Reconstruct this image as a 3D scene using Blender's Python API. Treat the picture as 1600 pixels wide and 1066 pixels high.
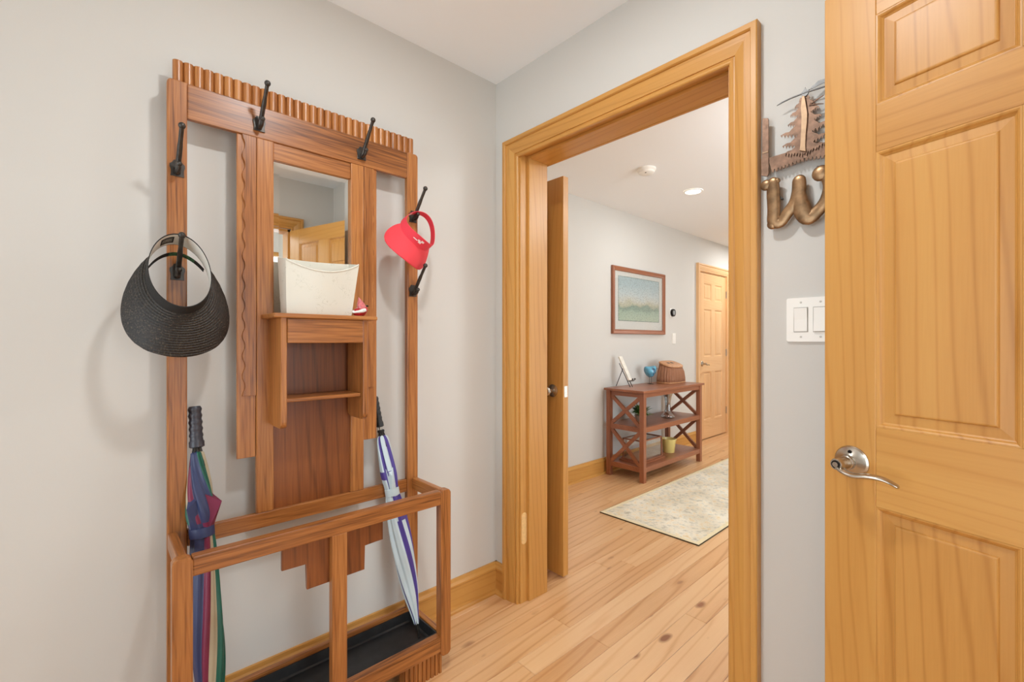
import bpy, bmesh, math, random
from mathutils import Vector, Matrix
random.seed(7)
for o in list(bpy.data.objects): bpy.data.objects.remove(o)
scene = bpy.context.scene
COL = scene.collection

# ------------------------------------------------------------------ camera
YAW = math.radians(47.5)
CAM = Vector((1.674, 0.0, 1.2)); FPX = 711.0
cam_d = bpy.data.cameras.new('camera'); cam_d.sensor_width = 36.0; cam_d.lens = 36.0 * FPX / 1600.0
cam_d.clip_start = 0.01
cam = bpy.data.objects.new('camera', cam_d); COL.objects.link(cam)
cam.location = CAM; cam.rotation_euler = (math.pi / 2, 0, YAW)
scene.camera = cam

# ------------------------------------------------------------------ world, light, exposure
scene.view_settings.view_transform = 'Standard'
scene.view_settings.look = 'None'
scene.view_settings.gamma = 1.0
scene.view_settings.use_curve_mapping = False
scene.view_settings.exposure = -0.02
world = bpy.data.worlds.new('world'); scene.world = world; world.use_nodes = True
bg = world.node_tree.nodes['Background']
bg.inputs['Color'].default_value = (0.81, 0.92, 0.985, 1); bg.inputs['Strength'].default_value = 5.2

def area_light(name, loc, size, power, color=(1, .95, .87), rot=(0, 0, 0), shape='DISK', size_y=None, portal=False, spread=None):
    l = bpy.data.lights.new(name, 'AREA'); l.shape = shape; l.size = size
    if size_y: l.size_y = size_y
    l.energy = power; l.color = color
    if spread: l.spread = spread
    if portal: l.cycles.is_portal = True
    o = bpy.data.objects.new(name, l); COL.objects.link(o); o.location = loc; o.rotation_euler = rot
    return o
WARM = (0.95, 0.985, 1.0)
scene.cycles.diffuse_bounces = 6
def globe_light(name, loc, r, power, color=WARM):
    l = bpy.data.lights.new(name, 'POINT'); l.energy = power; l.shadow_soft_size = r; l.color = color
    o = bpy.data.objects.new(name, l); COL.objects.link(o); o.location = loc
    return o
ENTRY_LAMP = (0.98, 0.56, 2.425); HALL_FILL = (1.30, 2.75, 2.22); SIDE_FILL = (3.0, 0.2, 2.25)
area_light('entry_lamp_light', ENTRY_LAMP, .12, 11.5, WARM)
globe_light('hall_lamp_and_fill', HALL_FILL, .11, 30)  # added out of view to brighten the hall and its ceiling
globe_light('side_room_fill_light', SIDE_FILL, .11, 20)  # added in the unseen side room as fill through its doorway
area_light('hall_lamp_and_fill', (-0.09, 3.65, 2.425), 0.13, 5, WARM)
area_light('hall_lamp_and_fill', (-0.09, 6.1, 2.425), 0.13, 24, WARM)  # extra unseen downlight, added to brighten the far hall
# windows: rear of the entry, plus added fill windows in side room and hall (sky light enters through them)
WX0, WX1, WZ0, WZ1 = .25, 1.65, .10, 2.15
SW0, SW1 = -.55, 1.25        # added side room fill window along y, x = 3.8
HW0, HW1 = 3.0, 4.7         # added hall fill window along y, x = 2.16
H_ = math.pi / 2
area_light('window_portal', ((WX0 + WX1) / 2, -1.325, (WZ0 + WZ1) / 2), WX1 - WX0, 1.0, shape='RECTANGLE', size_y=WZ1 - WZ0, rot=(H_, 0, 0), portal=True)
area_light('window_portal', (3.795, (SW0 + SW1) / 2, (WZ0 + WZ1) / 2), SW1 - SW0, 1.0, shape='RECTANGLE', size_y=WZ1 - WZ0, rot=(H_, 0, H_), portal=True)
area_light('window_portal', (2.155, (HW0 + HW1) / 2, (WZ0 + WZ1) / 2), HW1 - HW0, 1.0, shape='RECTANGLE', size_y=WZ1 - WZ0, rot=(H_, 0, H_), portal=True)

# ------------------------------------------------------------------ helpers
def lin(c):
    return tuple(((v / 255) / 12.92 if v / 255 <= .04045 else ((v / 255 + .055) / 1.055) ** 2.4) for v in c) + (1.0,)

def mat_base(name):
    m = bpy.data.materials.new(name); m.use_nodes = True
    nt = m.node_tree; b = nt.nodes['Principled BSDF']
    return m, nt, b

def plain(name, c, rough=.5, metal=0.0, bump=0.0, bscale=200, vary=0.0, vscale=8, coat=0.0, spec=.5):
    m, nt, b = mat_base(name); N = nt.nodes.new; L = nt.links.new
    b.inputs['Base Color'].default_value = lin(c); b.inputs['Roughness'].default_value = rough
    b.inputs['Metallic'].default_value = metal; b.inputs['Coat Weight'].default_value = coat
    b.inputs['Specular IOR Level'].default_value = spec
    tc = N('ShaderNodeTexCoord')
    if bump:
        n = N('ShaderNodeTexNoise'); n.inputs['Scale'].default_value = bscale; n.inputs['Detail'].default_value = 2
        bp = N('ShaderNodeBump'); bp.inputs['Strength'].default_value = bump; bp.inputs['Distance'].default_value = .002
        L(tc.outputs['Object'], n.inputs['Vector']); L(n.outputs['Fac'], bp.inputs['Height']); L(bp.outputs['Normal'], b.inputs['Normal'])
    if vary:
        n = N('ShaderNodeTexNoise'); n.inputs['Scale'].default_value = vscale; n.inputs['Detail'].default_value = 4
        r = N('ShaderNodeValToRGB'); c2 = lin(c)
        r.color_ramp.elements[0].position = .3; r.color_ramp.elements[1].position = .7
        r.color_ramp.elements[0].color = tuple(x * (1 - vary) for x in c2[:3]) + (1,)
        r.color_ramp.elements[1].color = tuple(min(1, x * (1 + vary)) for x in c2[:3]) + (1,)
        L(tc.outputs['Object'], n.inputs['Vector']); L(n.outputs['Fac'], r.inputs['Fac']); L(r.outputs['Color'], b.inputs['Base Color'])
    return m

def wood(name, axis, dark, mid, light, rough=.35, across=9.0, along=.5, wave=.30, fine=.22, coat=.15, knots=False, tone=.0, wscale=2.2, wdist=9.0, lo=.22, hi=.78, fsc=(260, 9)):
    """Procedural timber; grain runs along axis 'X', 'Y' or 'Z' of the object's own space."""
    m, nt, b = mat_base(name); N = nt.nodes.new; L = nt.links.new
    tc = N('ShaderNodeTexCoord'); oi = N('ShaderNodeObjectInfo')
    off = N('ShaderNodeVectorMath'); off.operation = 'SCALE'; off.inputs[0].default_value = (37.1, 23.7, 51.3)
    L(oi.outputs['Random'], off.inputs['Scale'])
    add = N('ShaderNodeVectorMath'); add.operation = 'ADD'; L(tc.outputs['Object'], add.inputs[0]); L(off.outputs[0], add.inputs[1])
    def mapped(ac, al):
        mp = N('ShaderNodeMapping'); s = [ac, ac, ac]; s['XYZ'.index(axis)] = al
        mp.inputs['Scale'].default_value = s; L(add.outputs[0], mp.inputs['Vector']); return mp.outputs[0]
    n1 = N('ShaderNodeTexNoise'); n1.inputs['Scale'].default_value = 1.0; n1.inputs['Detail'].default_value = 3; n1.inputs['Distortion'].default_value = .4
    L(mapped(across, along), n1.inputs['Vector'])
    wv = N('ShaderNodeTexWave'); wv.wave_type = 'BANDS'; wv.bands_direction = 'DIAGONAL'; wv.wave_profile = 'SIN'
    wv.inputs['Scale'].default_value = wscale; wv.inputs['Distortion'].default_value = wdist; wv.inputs['Detail'].default_value = 2
    wv.inputs['Detail Scale'].default_value = .6
    L(mapped(across, along * 1.3), wv.inputs['Vector'])
    wp = N('ShaderNodeMath'); wp.operation = 'POWER'; L(wv.outputs['Fac'], wp.inputs[0]); wp.inputs[1].default_value = 9.0
    wi = N('ShaderNodeMath'); wi.operation = 'SUBTRACT'; wi.inputs[0].default_value = .75; L(wp.outputs[0], wi.inputs[1])
    n2 = N('ShaderNodeTexNoise'); n2.inputs['Scale'].default_value = 1.0; n2.inputs['Detail'].default_value = 2
    L(mapped(*fsc), n2.inputs['Vector'])
    def mul(sock, k):
        q = N('ShaderNodeMath'); q.operation = 'MULTIPLY'; L(sock, q.inputs[0]); q.inputs[1].default_value = k; return q.outputs[0]
    def plus(a, c):
        q = N('ShaderNodeMath'); q.operation = 'ADD'; L(a, q.inputs[0])
        if isinstance(c, float): q.inputs[1].default_value = c
        else: L(c, q.inputs[1])
        return q.outputs[0]
    f = plus(plus(mul(n1.outputs['Fac'], 1 - wave - fine), mul(wi.outputs[0], wave)), mul(n2.outputs['Fac'], fine))
    if tone: f = plus(f, mul(plus(oi.outputs['Random'], -.5), tone))
    r = N('ShaderNodeValToRGB'); e = r.color_ramp.elements
    e[0].position = lo; e[0].color = lin(dark); e[1].position = hi; e[1].color = lin(light)
    k = e.new(.5); k.color = lin(mid)
    L(f, r.inputs['Fac']); col = r.outputs['Color']
    if knots:
        vo = N('ShaderNodeTexVoronoi'); vo.feature = 'F1'; vo.inputs['Scale'].default_value = 1.0; vo.inputs['Randomness'].default_value = 1.0
        vm = mapped(9, 4.2)
        nd = N('ShaderNodeTexNoise'); nd.inputs['Scale'].default_value = 3.0; L(vm, nd.inputs['Vector'])
        va = N('ShaderNodeVectorMath'); va.operation = 'ADD'; L(vm, va.inputs[0])
        vs = N('ShaderNodeVectorMath'); vs.operation = 'SCALE'; vs.inputs['Scale'].default_value = .12; L(nd.outputs['Color'], vs.inputs[0]); L(vs.outputs[0], va.inputs[1])
        L(va.outputs[0], vo.inputs['Vector'])
        sep = N('ShaderNodeSeparateColor'); L(vo.outputs['Color'], sep.inputs[0])
        sel = N('ShaderNodeMapRange'); sel.inputs['From Min'].default_value = .25; sel.inputs['From Max'].default_value = 1.0
        sel.inputs['To Min'].default_value = .0; sel.inputs['To Max'].default_value = .16; L(sep.outputs[0], sel.inputs['Value'])
        sub = N('ShaderNodeMath'); sub.operation = 'SUBTRACT'; L(sel.outputs[0], sub.inputs[0]); L(vo.outputs['Distance'], sub.inputs[1])
        mr = N('ShaderNodeMapRange'); mr.inputs['From Min'].default_value = -.05; mr.inputs['From Max'].default_value = .05; L(sub.outputs[0], mr.inputs['Value'])
        mx = N('ShaderNodeMix'); mx.data_type = 'RGBA'; L(mr.outputs[0], mx.inputs[0]); L(col, mx.inputs[6]); mx.inputs[7].default_value = lin(knots)
        col = mx.outputs[2]
    L(col, b.inputs['Base Color'])
    b.inputs['Roughness'].default_value = rough; b.inputs['Coat Weight'].default_value = coat; b.inputs['Coat Roughness'].default_value = .3
    bp = N('ShaderNodeBump'); bp.inputs['Strength'].default_value = .08; bp.inputs['Distance'].default_value = .001
    L(n2.outputs['Fac'], bp.inputs['Height']); L(bp.outputs['Normal'], b.inputs['Normal'])
    return m

def glass(name, tint=(1, 1, 1, 1), lo=.05, hi=.6):
    m = bpy.data.materials.new(name); m.use_nodes = True; nt = m.node_tree
    nt.nodes.remove(nt.nodes['Principled BSDF']); N = nt.nodes.new; L = nt.links.new
    tr = N('ShaderNodeBsdfTransparent'); tr.inputs[0].default_value = tint
    gl = N('ShaderNodeBsdfGlossy'); gl.inputs['Roughness'].default_value = .03
    lw = N('ShaderNodeLayerWeight'); lw.inputs['Blend'].default_value = .35
    mr = N('ShaderNodeMapRange'); mr.inputs['To Min'].default_value = lo; mr.inputs['To Max'].default_value = hi
    L(lw.outputs['Facing'], mr.inputs['Value'])
    mx = N('ShaderNodeMixShader'); L(mr.outputs[0], mx.inputs[0]); L(tr.outputs[0], mx.inputs[1]); L(gl.outputs[0], mx.inputs[2])
    L(mx.outputs[0], nt.nodes['Material Output'].inputs['Surface'])
    return m

def emis(name, c, s):
    m, nt, b = mat_base(name); b.inputs['Base Color'].default_value = lin(c)
    b.inputs['Emission Color'].default_value = lin(c); b.inputs['Emission Strength'].default_value = s
    return m

def tag(o, label, cat, kind=None, group=None):
    o['label'] = label; o['category'] = cat
    if kind: o['kind'] = kind
    if group: o['group'] = group
    return o

def empty(name, loc=(0, 0, 0), rz=0.0, **kw):
    o = bpy.data.objects.new(name, None); COL.objects.link(o); o.location = loc; o.rotation_euler = (0, 0, rz)
    o.empty_display_size = .05
    return o

def origin_of(o):
    v = Vector((0, 0, 0)); p = o
    while p is not None: v += Vector(p.location); p = p.parent
    return v

class MB:
    """Collects shapes in one bmesh; build() links them as one mesh object."""
    def __init__(s): s.bm = bmesh.new()
    def box(s, a, b, bev=.0, seg=2, mi=0):
        a, b = Vector(a), Vector(b); lo = Vector([min(a[i], b[i]) for i in range(3)]); hi = Vector([max(a[i], b[i]) for i in range(3)])
        r = bmesh.ops.create_cube(s.bm, size=1.0); vs = r['verts']; c = (lo + hi) / 2; d = hi - lo
        for v in vs: v.co = Vector((v.co.x * d.x, v.co.y * d.y, v.co.z * d.z)) + c
        fs = set(f for v in vs for f in v.link_faces)
        for f in fs: f.material_index = mi
        if bev:
            es = list({e for v in vs for e in v.link_edges})
            bmesh.ops.bevel(s.bm, geom=es, offset=min(bev, min(d) * .45), segments=seg, profile=.6, affect='EDGES', clamp_overlap=True)
        return s
    def bar(s, p, q, w, t, up=(0, 0, 1), bev=.0):
        p, q = Vector(p), Vector(q); d = (q - p).normalized(); u = Vector(up); n = d.cross(u).normalized(); u2 = n.cross(d).normalized()
        vs = []
        for c in (p, q):
            for i, j in ((-1, -1), (1, -1), (1, 1), (-1, 1)): vs.append(s.bm.verts.new(c + n * (i * w / 2) + u2 * (j * t / 2)))
        F = [(0, 1, 2, 3), (7, 6, 5, 4), (0, 4, 5, 1), (1, 5, 6, 2), (2, 6, 7, 3), (3, 7, 4, 0)]
        for f in F: s.bm.faces.new([vs[i] for i in f])
        if bev: bmesh.ops.bevel(s.bm, geom=list({e for v in vs for e in v.link_edges}), offset=bev, segments=2, profile=.6, affect='EDGES')
        return s
    def prism(s, pts, axis, a, b, bev=0.0):
        """2D outline pts extruded along axis from a to b. axis X: pts=(y,z); Y: (x,z); Z: (x,y)."""
        def P(p, k):
            return Vector((k, p[0], p[1])) if axis == 'X' else Vector((p[0], k, p[1])) if axis == 'Y' else Vector((p[0], p[1], k))
        A = [s.bm.verts.new(P(p, a)) for p in pts]; B = [s.bm.verts.new(P(p, b)) for p in pts]; n = len(pts)
        fa = s.bm.faces.new(A); fb = s.bm.faces.new(B[::-1])
        for i in range(n): s.bm.faces.new((A[i], B[i], B[(i + 1) % n], A[(i + 1) % n]))
        if bev:
            es = list({e for f in (fa, fb) for e in f.edges})
            bmesh.ops.bevel(s.bm, geom=es, offset=bev, segments=2, profile=.6, affect='EDGES')
        return s
    def rings(s, rows, closed=True, cap0=False, cap1=False, mi=None):
        R = [[s.bm.verts.new(p) for p in row] for row in rows]; n = len(R[0])
        for i in range(len(R) - 1):
            for j in range(n if closed else n - 1):
                k = (j + 1) % n
                try: f = s.bm.faces.new((R[i][j], R[i][k], R[i + 1][k], R[i + 1][j]))
                except ValueError: continue
                if mi: f.material_index = mi(i, j)
        if cap0: s.bm.faces.new(R[0][::-1])
        if cap1: s.bm.faces.new(R[-1])
        return s
    def lathe(s, prof, c=(0, 0, 0), n=24, axis=None, cap=True):
        """prof: (radius, height); axis: direction vector, default +Z."""
        ax = Vector(axis or (0, 0, 1)).normalized(); t = Vector((1, 0, 0)) if abs(ax.x) < .9 else Vector((0, 1, 0))
        u = ax.cross(t).normalized(); w = ax.cross(u); c = Vector(c)
        rows = [[c + ax * h + (u * math.cos(2 * math.pi * k / n) + w * math.sin(2 * math.pi * k / n)) * max(r, 1e-5) for k in range(n)] for r, h in prof]
        return s.rings(rows, True, cap and prof[0][0] > 1e-4, cap and prof[-1][0] > 1e-4)
    def tube(s, pts, rad, n=10, flat=None, cap=True):
        """Sweep along pts; rad a number or a list. flat=(axis vector, factor) squashes the section along that axis."""
        pts = [Vector(p) for p in pts]; m = len(pts); rad = rad if isinstance(rad, (list, tuple)) else [rad] * m
        rows = []; prev = None
        for i, p in enumerate(pts):
            d = (pts[min(i + 1, m - 1)] - pts[max(i - 1, 0)]).normalized()
            if flat: w = Vector(flat[0]).normalized(); u = d.cross(w).normalized()
            else:
                if prev is None:
                    t = Vector((0, 0, 1)) if abs(d.z) < .9 else Vector((1, 0, 0)); u = d.cross(t).normalized()
                else: u = (prev - d * prev.dot(d)).normalized()
                prev = u; w = d.cross(u).normalized()
            k2 = flat[1] if flat else 1.0
            rows.append([p + u * (rad[i] * math.cos(2 * math.pi * k / n)) + w * (rad[i] * k2 * math.sin(2 * math.pi * k / n)) for k in range(n)])
        return s.rings(rows, True, cap, cap)
    def ball(s, c, r, sc=(1, 1, 1), seg=16):
        res = bmesh.ops.create_uvsphere(s.bm, u_segments=seg, v_segments=max(6, seg // 2), radius=1.0)
        for v in res['verts']: v.co = Vector((v.co.x * r * sc[0], v.co.y * r * sc[1], v.co.z * r * sc[2])) + Vector(c)
        return s
    def build(s, name, mat, parent=None, smooth=None, local=False):
        """Shapes are given in world space (or the parent's space with local=True)."""
        bmesh.ops.remove_doubles(s.bm, verts=s.bm.verts, dist=1e-6)
        bmesh.ops.recalc_face_normals(s.bm, faces=s.bm.faces)
        me = bpy.data.meshes.new(name)
        off = Vector((0, 0, 0))
        o_loc = Vector((0, 0, 0))
        if parent is not None and not local: off = origin_of(parent)
        if parent is None:
            xs = [v.co for v in s.bm.verts]
            lo = Vector([min(v[i] for v in xs) for i in range(3)]); hi = Vector([max(v[i] for v in xs) for i in range(3)])
            o_loc = Vector(((lo.x + hi.x) / 2, (lo.y + hi.y) / 2, lo.z)); off = o_loc
        for v in s.bm.verts: v.co -= off
        s.bm.to_mesh(me); s.bm.free()
        for m in (mat if isinstance(mat, (list, tuple)) else [mat]): me.materials.append(m)
        if smooth is not None:
            me.polygons.foreach_set('use_smooth', [True] * len(me.polygons))
            if smooth < 180: me.set_sharp_from_angle(angle=math.radians(smooth))
        o = bpy.data.objects.new(name, me); COL.objects.link(o); o.location = o_loc
        if parent is not None: o.parent = parent
        return o

_fw = Vector((-math.sin(YAW), math.cos(YAW), 0)); _rt = Vector((math.cos(YAW), math.sin(YAW), 0))
def at(u, v, axis, val):
    """The point of the plane axis=val that stands at a measured place of the photograph."""
    d = _fw * FPX + _rt * (u - 800) + Vector((0, 0, 533 - v)); i = 'xyz'.index(axis)
    return CAM + d * ((val - CAM[i]) / d[i])

def smooth_pts(pts, k=6):
    """Catmull-Rom through pts (tuples of any length)."""
    out = []
    n = len(pts)
    for i in range(n - 1):
        p0, p1, p2, p3 = [Vector(pts[max(0, min(n - 1, j))]) for j in (i - 1, i, i + 1, i + 2)]
        for q in range(k):
            t = q / k
            out.append(.5 * ((2 * p1) + (p2 - p0) * t + (2 * p0 - 5 * p1 + 4 * p2 - p3) * t * t + (3 * p1 - p0 - 3 * p2 + p3) * t ** 3))
    out.append(Vector(pts[-1])); return out

def rrect(x0, x1, y0, y1, r, n=5):
    out = []
    for cx, cy, a0 in ((x1 - r, y1 - r, 0), (x0 + r, y1 - r, 90), (x0 + r, y0 + r, 180), (x1 - r, y0 + r, 270)):
        for k in range(n + 1):
            a = math.radians(a0 + 90 * k / n); out.append((cx + r * math.cos(a), cy + r * math.sin(a)))
    return out

def copy_tree(o, parent=None):
    c = o.copy(); COL.objects.link(c); c.parent = parent
    for ch in o.children: copy_tree(ch, c)
    return c

# ------------------------------------------------------------------ materials
WALL = plain('wall_paint', (210, 207, 201), .75, bump=.05, bscale=350, spec=.25)
CEIL = plain('ceiling_paint', (243, 245, 246), .85, spec=.2)
def woodset(base, **kw): return {a: wood(base + '_' + a.lower(), a, **kw) for a in 'XYZ'}
PINE = woodset('honey_pine', dark=(174, 116, 46), mid=(199, 143, 70), light=(210, 158, 84), rough=.42, coat=.12, wave=.13, fine=.16, tone=.08, across=5, along=.22, wscale=4.0)
PINEP = woodset('honey_pine_panel', dark=(170, 112, 44), mid=(198, 142, 70), light=(211, 160, 86), rough=.42, coat=.12, wave=.15, fine=.14, tone=.08, across=4, along=.18, wscale=4.5)
FLOORW = wood('pine_floorboard', 'Y', (192, 138, 86), (217, 170, 121), (227, 186, 139), rough=.28, coat=.3, wave=.22, fine=.14, tone=.16, knots=(140, 84, 44), across=6, along=.28)
OAK = woodset('brown_oak', dark=(100, 54, 20), mid=(161, 99, 47), light=(190, 128, 68), rough=.36, coat=.2, wave=.07, fine=.5, tone=.10, across=12, along=.6, lo=.30, hi=.70, fsc=(230, 7))
OAKD = woodset('dark_oak_veneer', dark=(84, 42, 17), mid=(128, 70, 31), light=(152, 88, 42), rough=.34, coat=.25, wave=.10, fine=.34, tone=.08, across=6, along=.35, lo=.3, hi=.7, fsc=(180, 6))
CHERRY = woodset('cherry_brown', dark=(118, 66, 42), mid=(150, 92, 62), light=(170, 108, 76), rough=.35, coat=.2, wave=.1, fine=.2, tone=.06)
FIR = woodset('light_fir', dark=(212, 160, 106), mid=(228, 182, 130), light=(236, 194, 144), rough=.35, coat=.2, wave=.15, fine=.12, tone=.1)
IRON = plain('dark_iron', (74, 70, 66), .38, .75, bump=.15, bscale=300, vary=.2, vscale=60)
NICKEL = plain('satin_nickel', (188, 180, 168), .27, 1.0)
NICKELD = plain('keyhole_dark', (34, 30, 28), .4, .6)
BLACKMETAL = plain('black_tray_metal', (38, 38, 39), .42, .2, bump=.1, bscale=60, vary=.25, vscale=30)
WHITEPL = plain('white_plastic', (243, 240, 233), .4)
GAPSHADE = plain('gap_shade', (176, 171, 162), .6)  # grey of the shadow gap around the switch rockers
MIRROR = plain('silvered_glass', (236, 238, 236), .015, 1.0)
GLASS = glass('clear_glass')
PANE = glass('picture_glazing', lo=.03, hi=.45)

# ------------------------------------------------------------------ setting
X_H = -0.82      # hall wall
Y_D0, Y_D1 = 1.43, 1.595   # doorway wall faces
JL, JR, JT = 0.171, 1.095, 2.053   # clear opening of the doorway
CEILZ = 2.44
X_R = 2.16

floor = tag(empty('floor'), 'honey pine plank floor with dark knots running from entry into hall', 'floor', 'structure')
MB().box((X_H - .1, -1.45, -.08), (2.30, 7.6, -.0195)).build('subfloor', plain('subfloor_dark', (60, 40, 24), .9), floor)
PW = .094; k0 = int(math.floor((X_H - .1 - .713) / PW))
for k in range(k0, int((2.30 - .713) / PW) + 1):
    x0 = .713 + k * PW; y = -1.45 - random.random() * 1.6
    while y < 7.5:
        ln = random.uniform(1.1, 2.6); a, b_ = max(y, -1.45), min(y + ln, 7.55)
        if b_ - a > .02:
            MB().box((x0 + .0006, a + .0006, -.0195), (x0 + PW - .0006, b_ - .0006, 0.0), .0011, 1).build('floorboard', FLOORW, floor)
        y += ln
tag(MB().box((2.30, -1.45, -.0195), (3.9, 1.63, 0)).build('floor_side_room', FLOORW), 'pine floor of the side room past the open door', 'floor', 'structure')

tag(MB().prism([(X_H - .1, -1.45), (3.9, -1.45), (3.9, Y_D0 + .2), (2.28, Y_D0 + .2), (2.28, 7.6), (X_H - .1, 7.6)], 'Z', CEILZ, CEILZ + .06).build('ceiling', CEIL), 'flat off-white ceiling over entry and hall', 'ceiling', 'structure')
tag(MB().box((-.12, -1.45, 0), (0, Y_D0, CEILZ)).build('wall_left', WALL), 'pale beige wall behind the hall tree', 'wall', 'structure')
tag(MB().prism([(X_H, 0), (JL - .02, 0), (JL - .02, JT + .02), (JR + .02, JT + .02), (JR + .02, 0), (X_R, 0), (X_R, CEILZ), (X_H, CEILZ)], 'Y', Y_D0, Y_D1).build('wall_front', WALL),
    'pale beige wall around the cased doorway', 'wall', 'structure')
DY0, DY1 = .285, 1.10   # side doorway in the right wall
tag(MB().prism([(-1.45, 0), (DY0, 0), (DY0, 2.05), (DY1, 2.05), (DY1, 0), (Y_D0, 0), (Y_D0, CEILZ), (-1.45, CEILZ)], 'X', X_R, X_R + .12).build('wall_right', WALL),
    'beige wall holding the open six-panel door', 'wall', 'structure')
bm = MB(); bm.box((-.12, -1.45, 0), (WX0, -1.33, CEILZ)); bm.box((WX1, -1.45, 0), (3.9, -1.33, CEILZ))
bm.box((WX0, -1.45, 0), (WX1, -1.33, WZ0)); bm.box((WX0, -1.45, WZ1), (WX1, -1.33, CEILZ))
tag(bm.build('wall_rear', WALL), 'beige wall opposite the cased doorway', 'wall', 'structure')
def window(name, label, axis, a0, a1, w0, w1):
    """Frame and pane between a0..a1 along the wall; the wall runs from w0 to w1 in depth."""
    o = tag(empty(name, ((a0 + a1) / 2, (w0 + w1) / 2, WZ0) if axis == 'X' else ((w0 + w1) / 2, (a0 + a1) / 2, WZ0)), label, 'window', 'structure')
    def bx(nm, p0, p1, z0, z1, d0, d1, m):
        MB().box((p0, d0, z0) if axis == 'X' else (d0, p0, z0), (p1, d1, z1) if axis == 'X' else (d1, p1, z1)).build(nm, m, o)
    f = .045; m_ = (a0 + a1) / 2
    for p0 in (a0, a1 - f): bx('frame_side', p0, p0 + f, WZ0, WZ1, w0, w1, PINE['Z'])
    for z0 in (WZ0, WZ1 - f): bx('frame_rail', a0 + f, a1 - f, z0, z0 + f, w0, w1, PINE[axis])
    bx('mullion', m_ - .015, m_ + .015, WZ0 + f, WZ1 - f, w0 + .03, w1 - .03, PINE['Z'])
    c = (w0 + w1) / 2
    for p0, p1 in ((a0 + f, m_ - .015), (m_ + .015, a1 - f)): bx('pane', p0, p1, WZ0 + f, WZ1 - f, c - .003, c + .003, GLASS)
window('window_1', 'pine framed window opposite the cased doorway', 'X', WX0, WX1, -1.44, -1.34)
window('window_2', 'pine framed window added to the side room for fill daylight', 'Y', SW0, SW1, 3.81, 3.89)  # added out of view as frontal fill for the hall tree wall
window('window_3', 'pine framed window added for fill daylight in the hall facing the console table', 'Y', HW0, HW1, 2.17, 2.27)  # added out of view to bring fill into the hall
FY0, FY1 = 5.33, 6.08   # far door opening
tag(MB().prism([(Y_D1, 0), (FY0, 0), (FY0, 2.04), (FY1, 2.04), (FY1, 0), (7.5, 0), (7.5, CEILZ), (Y_D1, CEILZ)], 'X', X_H - .1, X_H).build('wall_hall', WALL),
    'pale hall wall behind the console table', 'wall', 'structure')
tag(MB().box((X_H - .16, 5.0, 0), (X_H - .1, 6.4, CEILZ)).build('wall_light_stop', WALL), 'added panel stopping sky light behind the light fir door', 'wall', 'structure')  # added to block sky light leaking under the far door
tag(MB().box((X_H - .1, 7.5, 0), (2.28, 7.6, CEILZ)).build('wall_hall_end', WALL), 'wall closing the far end of the hall', 'wall', 'structure')
def wall_hole(name, label, x0, x1, y0, y1, h0, h1):
    b = MB(); b.box((x0, y0, 0), (x1, h0, CEILZ)); b.box((x0, h1, 0), (x1, y1, CEILZ)); b.box((x0, h0, 0), (x1, h1, WZ0)); b.box((x0, h0, WZ1), (x1, h1, CEILZ))
    tag(b.build(name, WALL), label, 'wall', 'structure')
wall_hole('wall_hall_side', 'hall wall facing the console table', 2.16, 2.28, Y_D1, 7.5, HW0, HW1)
wall_hole('wall_side_room', 'white wall of the side room', 3.8, 3.9, -1.33, Y_D0 + .2, SW0, SW1)
tag(MB().box((2.28, Y_D0 + .02, 0), (3.8, Y_D0 + .2, CEILZ)).build('wall_side_room_end', WALL), 'white end wall of the side room', 'wall', 'structure')

def baseboard(name, label, p, q, n, h=.14):
    """p,q: 2D ends at the wall face, n: 2D normal into the room."""
    o = tag(empty(name, (p[0], p[1], 0)), label, 'baseboard', 'structure')
    prof = [(0, 0), (.016, 0), (.016, h - .035), (.020, h - .030), (.020, h - .022), (.012, h - .012), (.009, h), (0, h)]
    shoe = [(.016, 0), (.032, 0), (.031, .007), (.026, .014), (.016, .018)]
    d = Vector((q[0] - p[0], q[1] - p[1])); ax = 'X' if abs(d.x) > abs(d.y) else 'Y'
    for nm, pf in (('board', prof), ('shoe_moulding', shoe)):
        b = MB(); rows = []
        for e in (p, q): rows.append([Vector((e[0] + n[0] * t, e[1] + n[1] * t, z)) for t, z in pf])
        b.rings(rows, True, True, True); b.build(nm, PINE[ax], o)
baseboard('baseboard_left', 'honey pine baseboard behind the hall tree', (0, -1.33), (0, Y_D0), (1, 0))
baseboard('baseboard_front', 'short pine baseboard piece between corner and door casing', (0.0, Y_D0), (.079, Y_D0), (0, -1))
baseboard('baseboard_front_side', 'pine baseboard beside the doorway behind the open door', (1.187, Y_D0), (X_R, Y_D0), (0, -1))
baseboard('baseboard_hall', 'honey pine baseboard behind the console table', (X_H, Y_D1), (X_H, 5.21), (1, 0))
baseboard('baseboard_hall_end', 'pine baseboard on the far hall wall past the light door', (X_H, 6.20), (X_H, 7.5), (1, 0))

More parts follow.
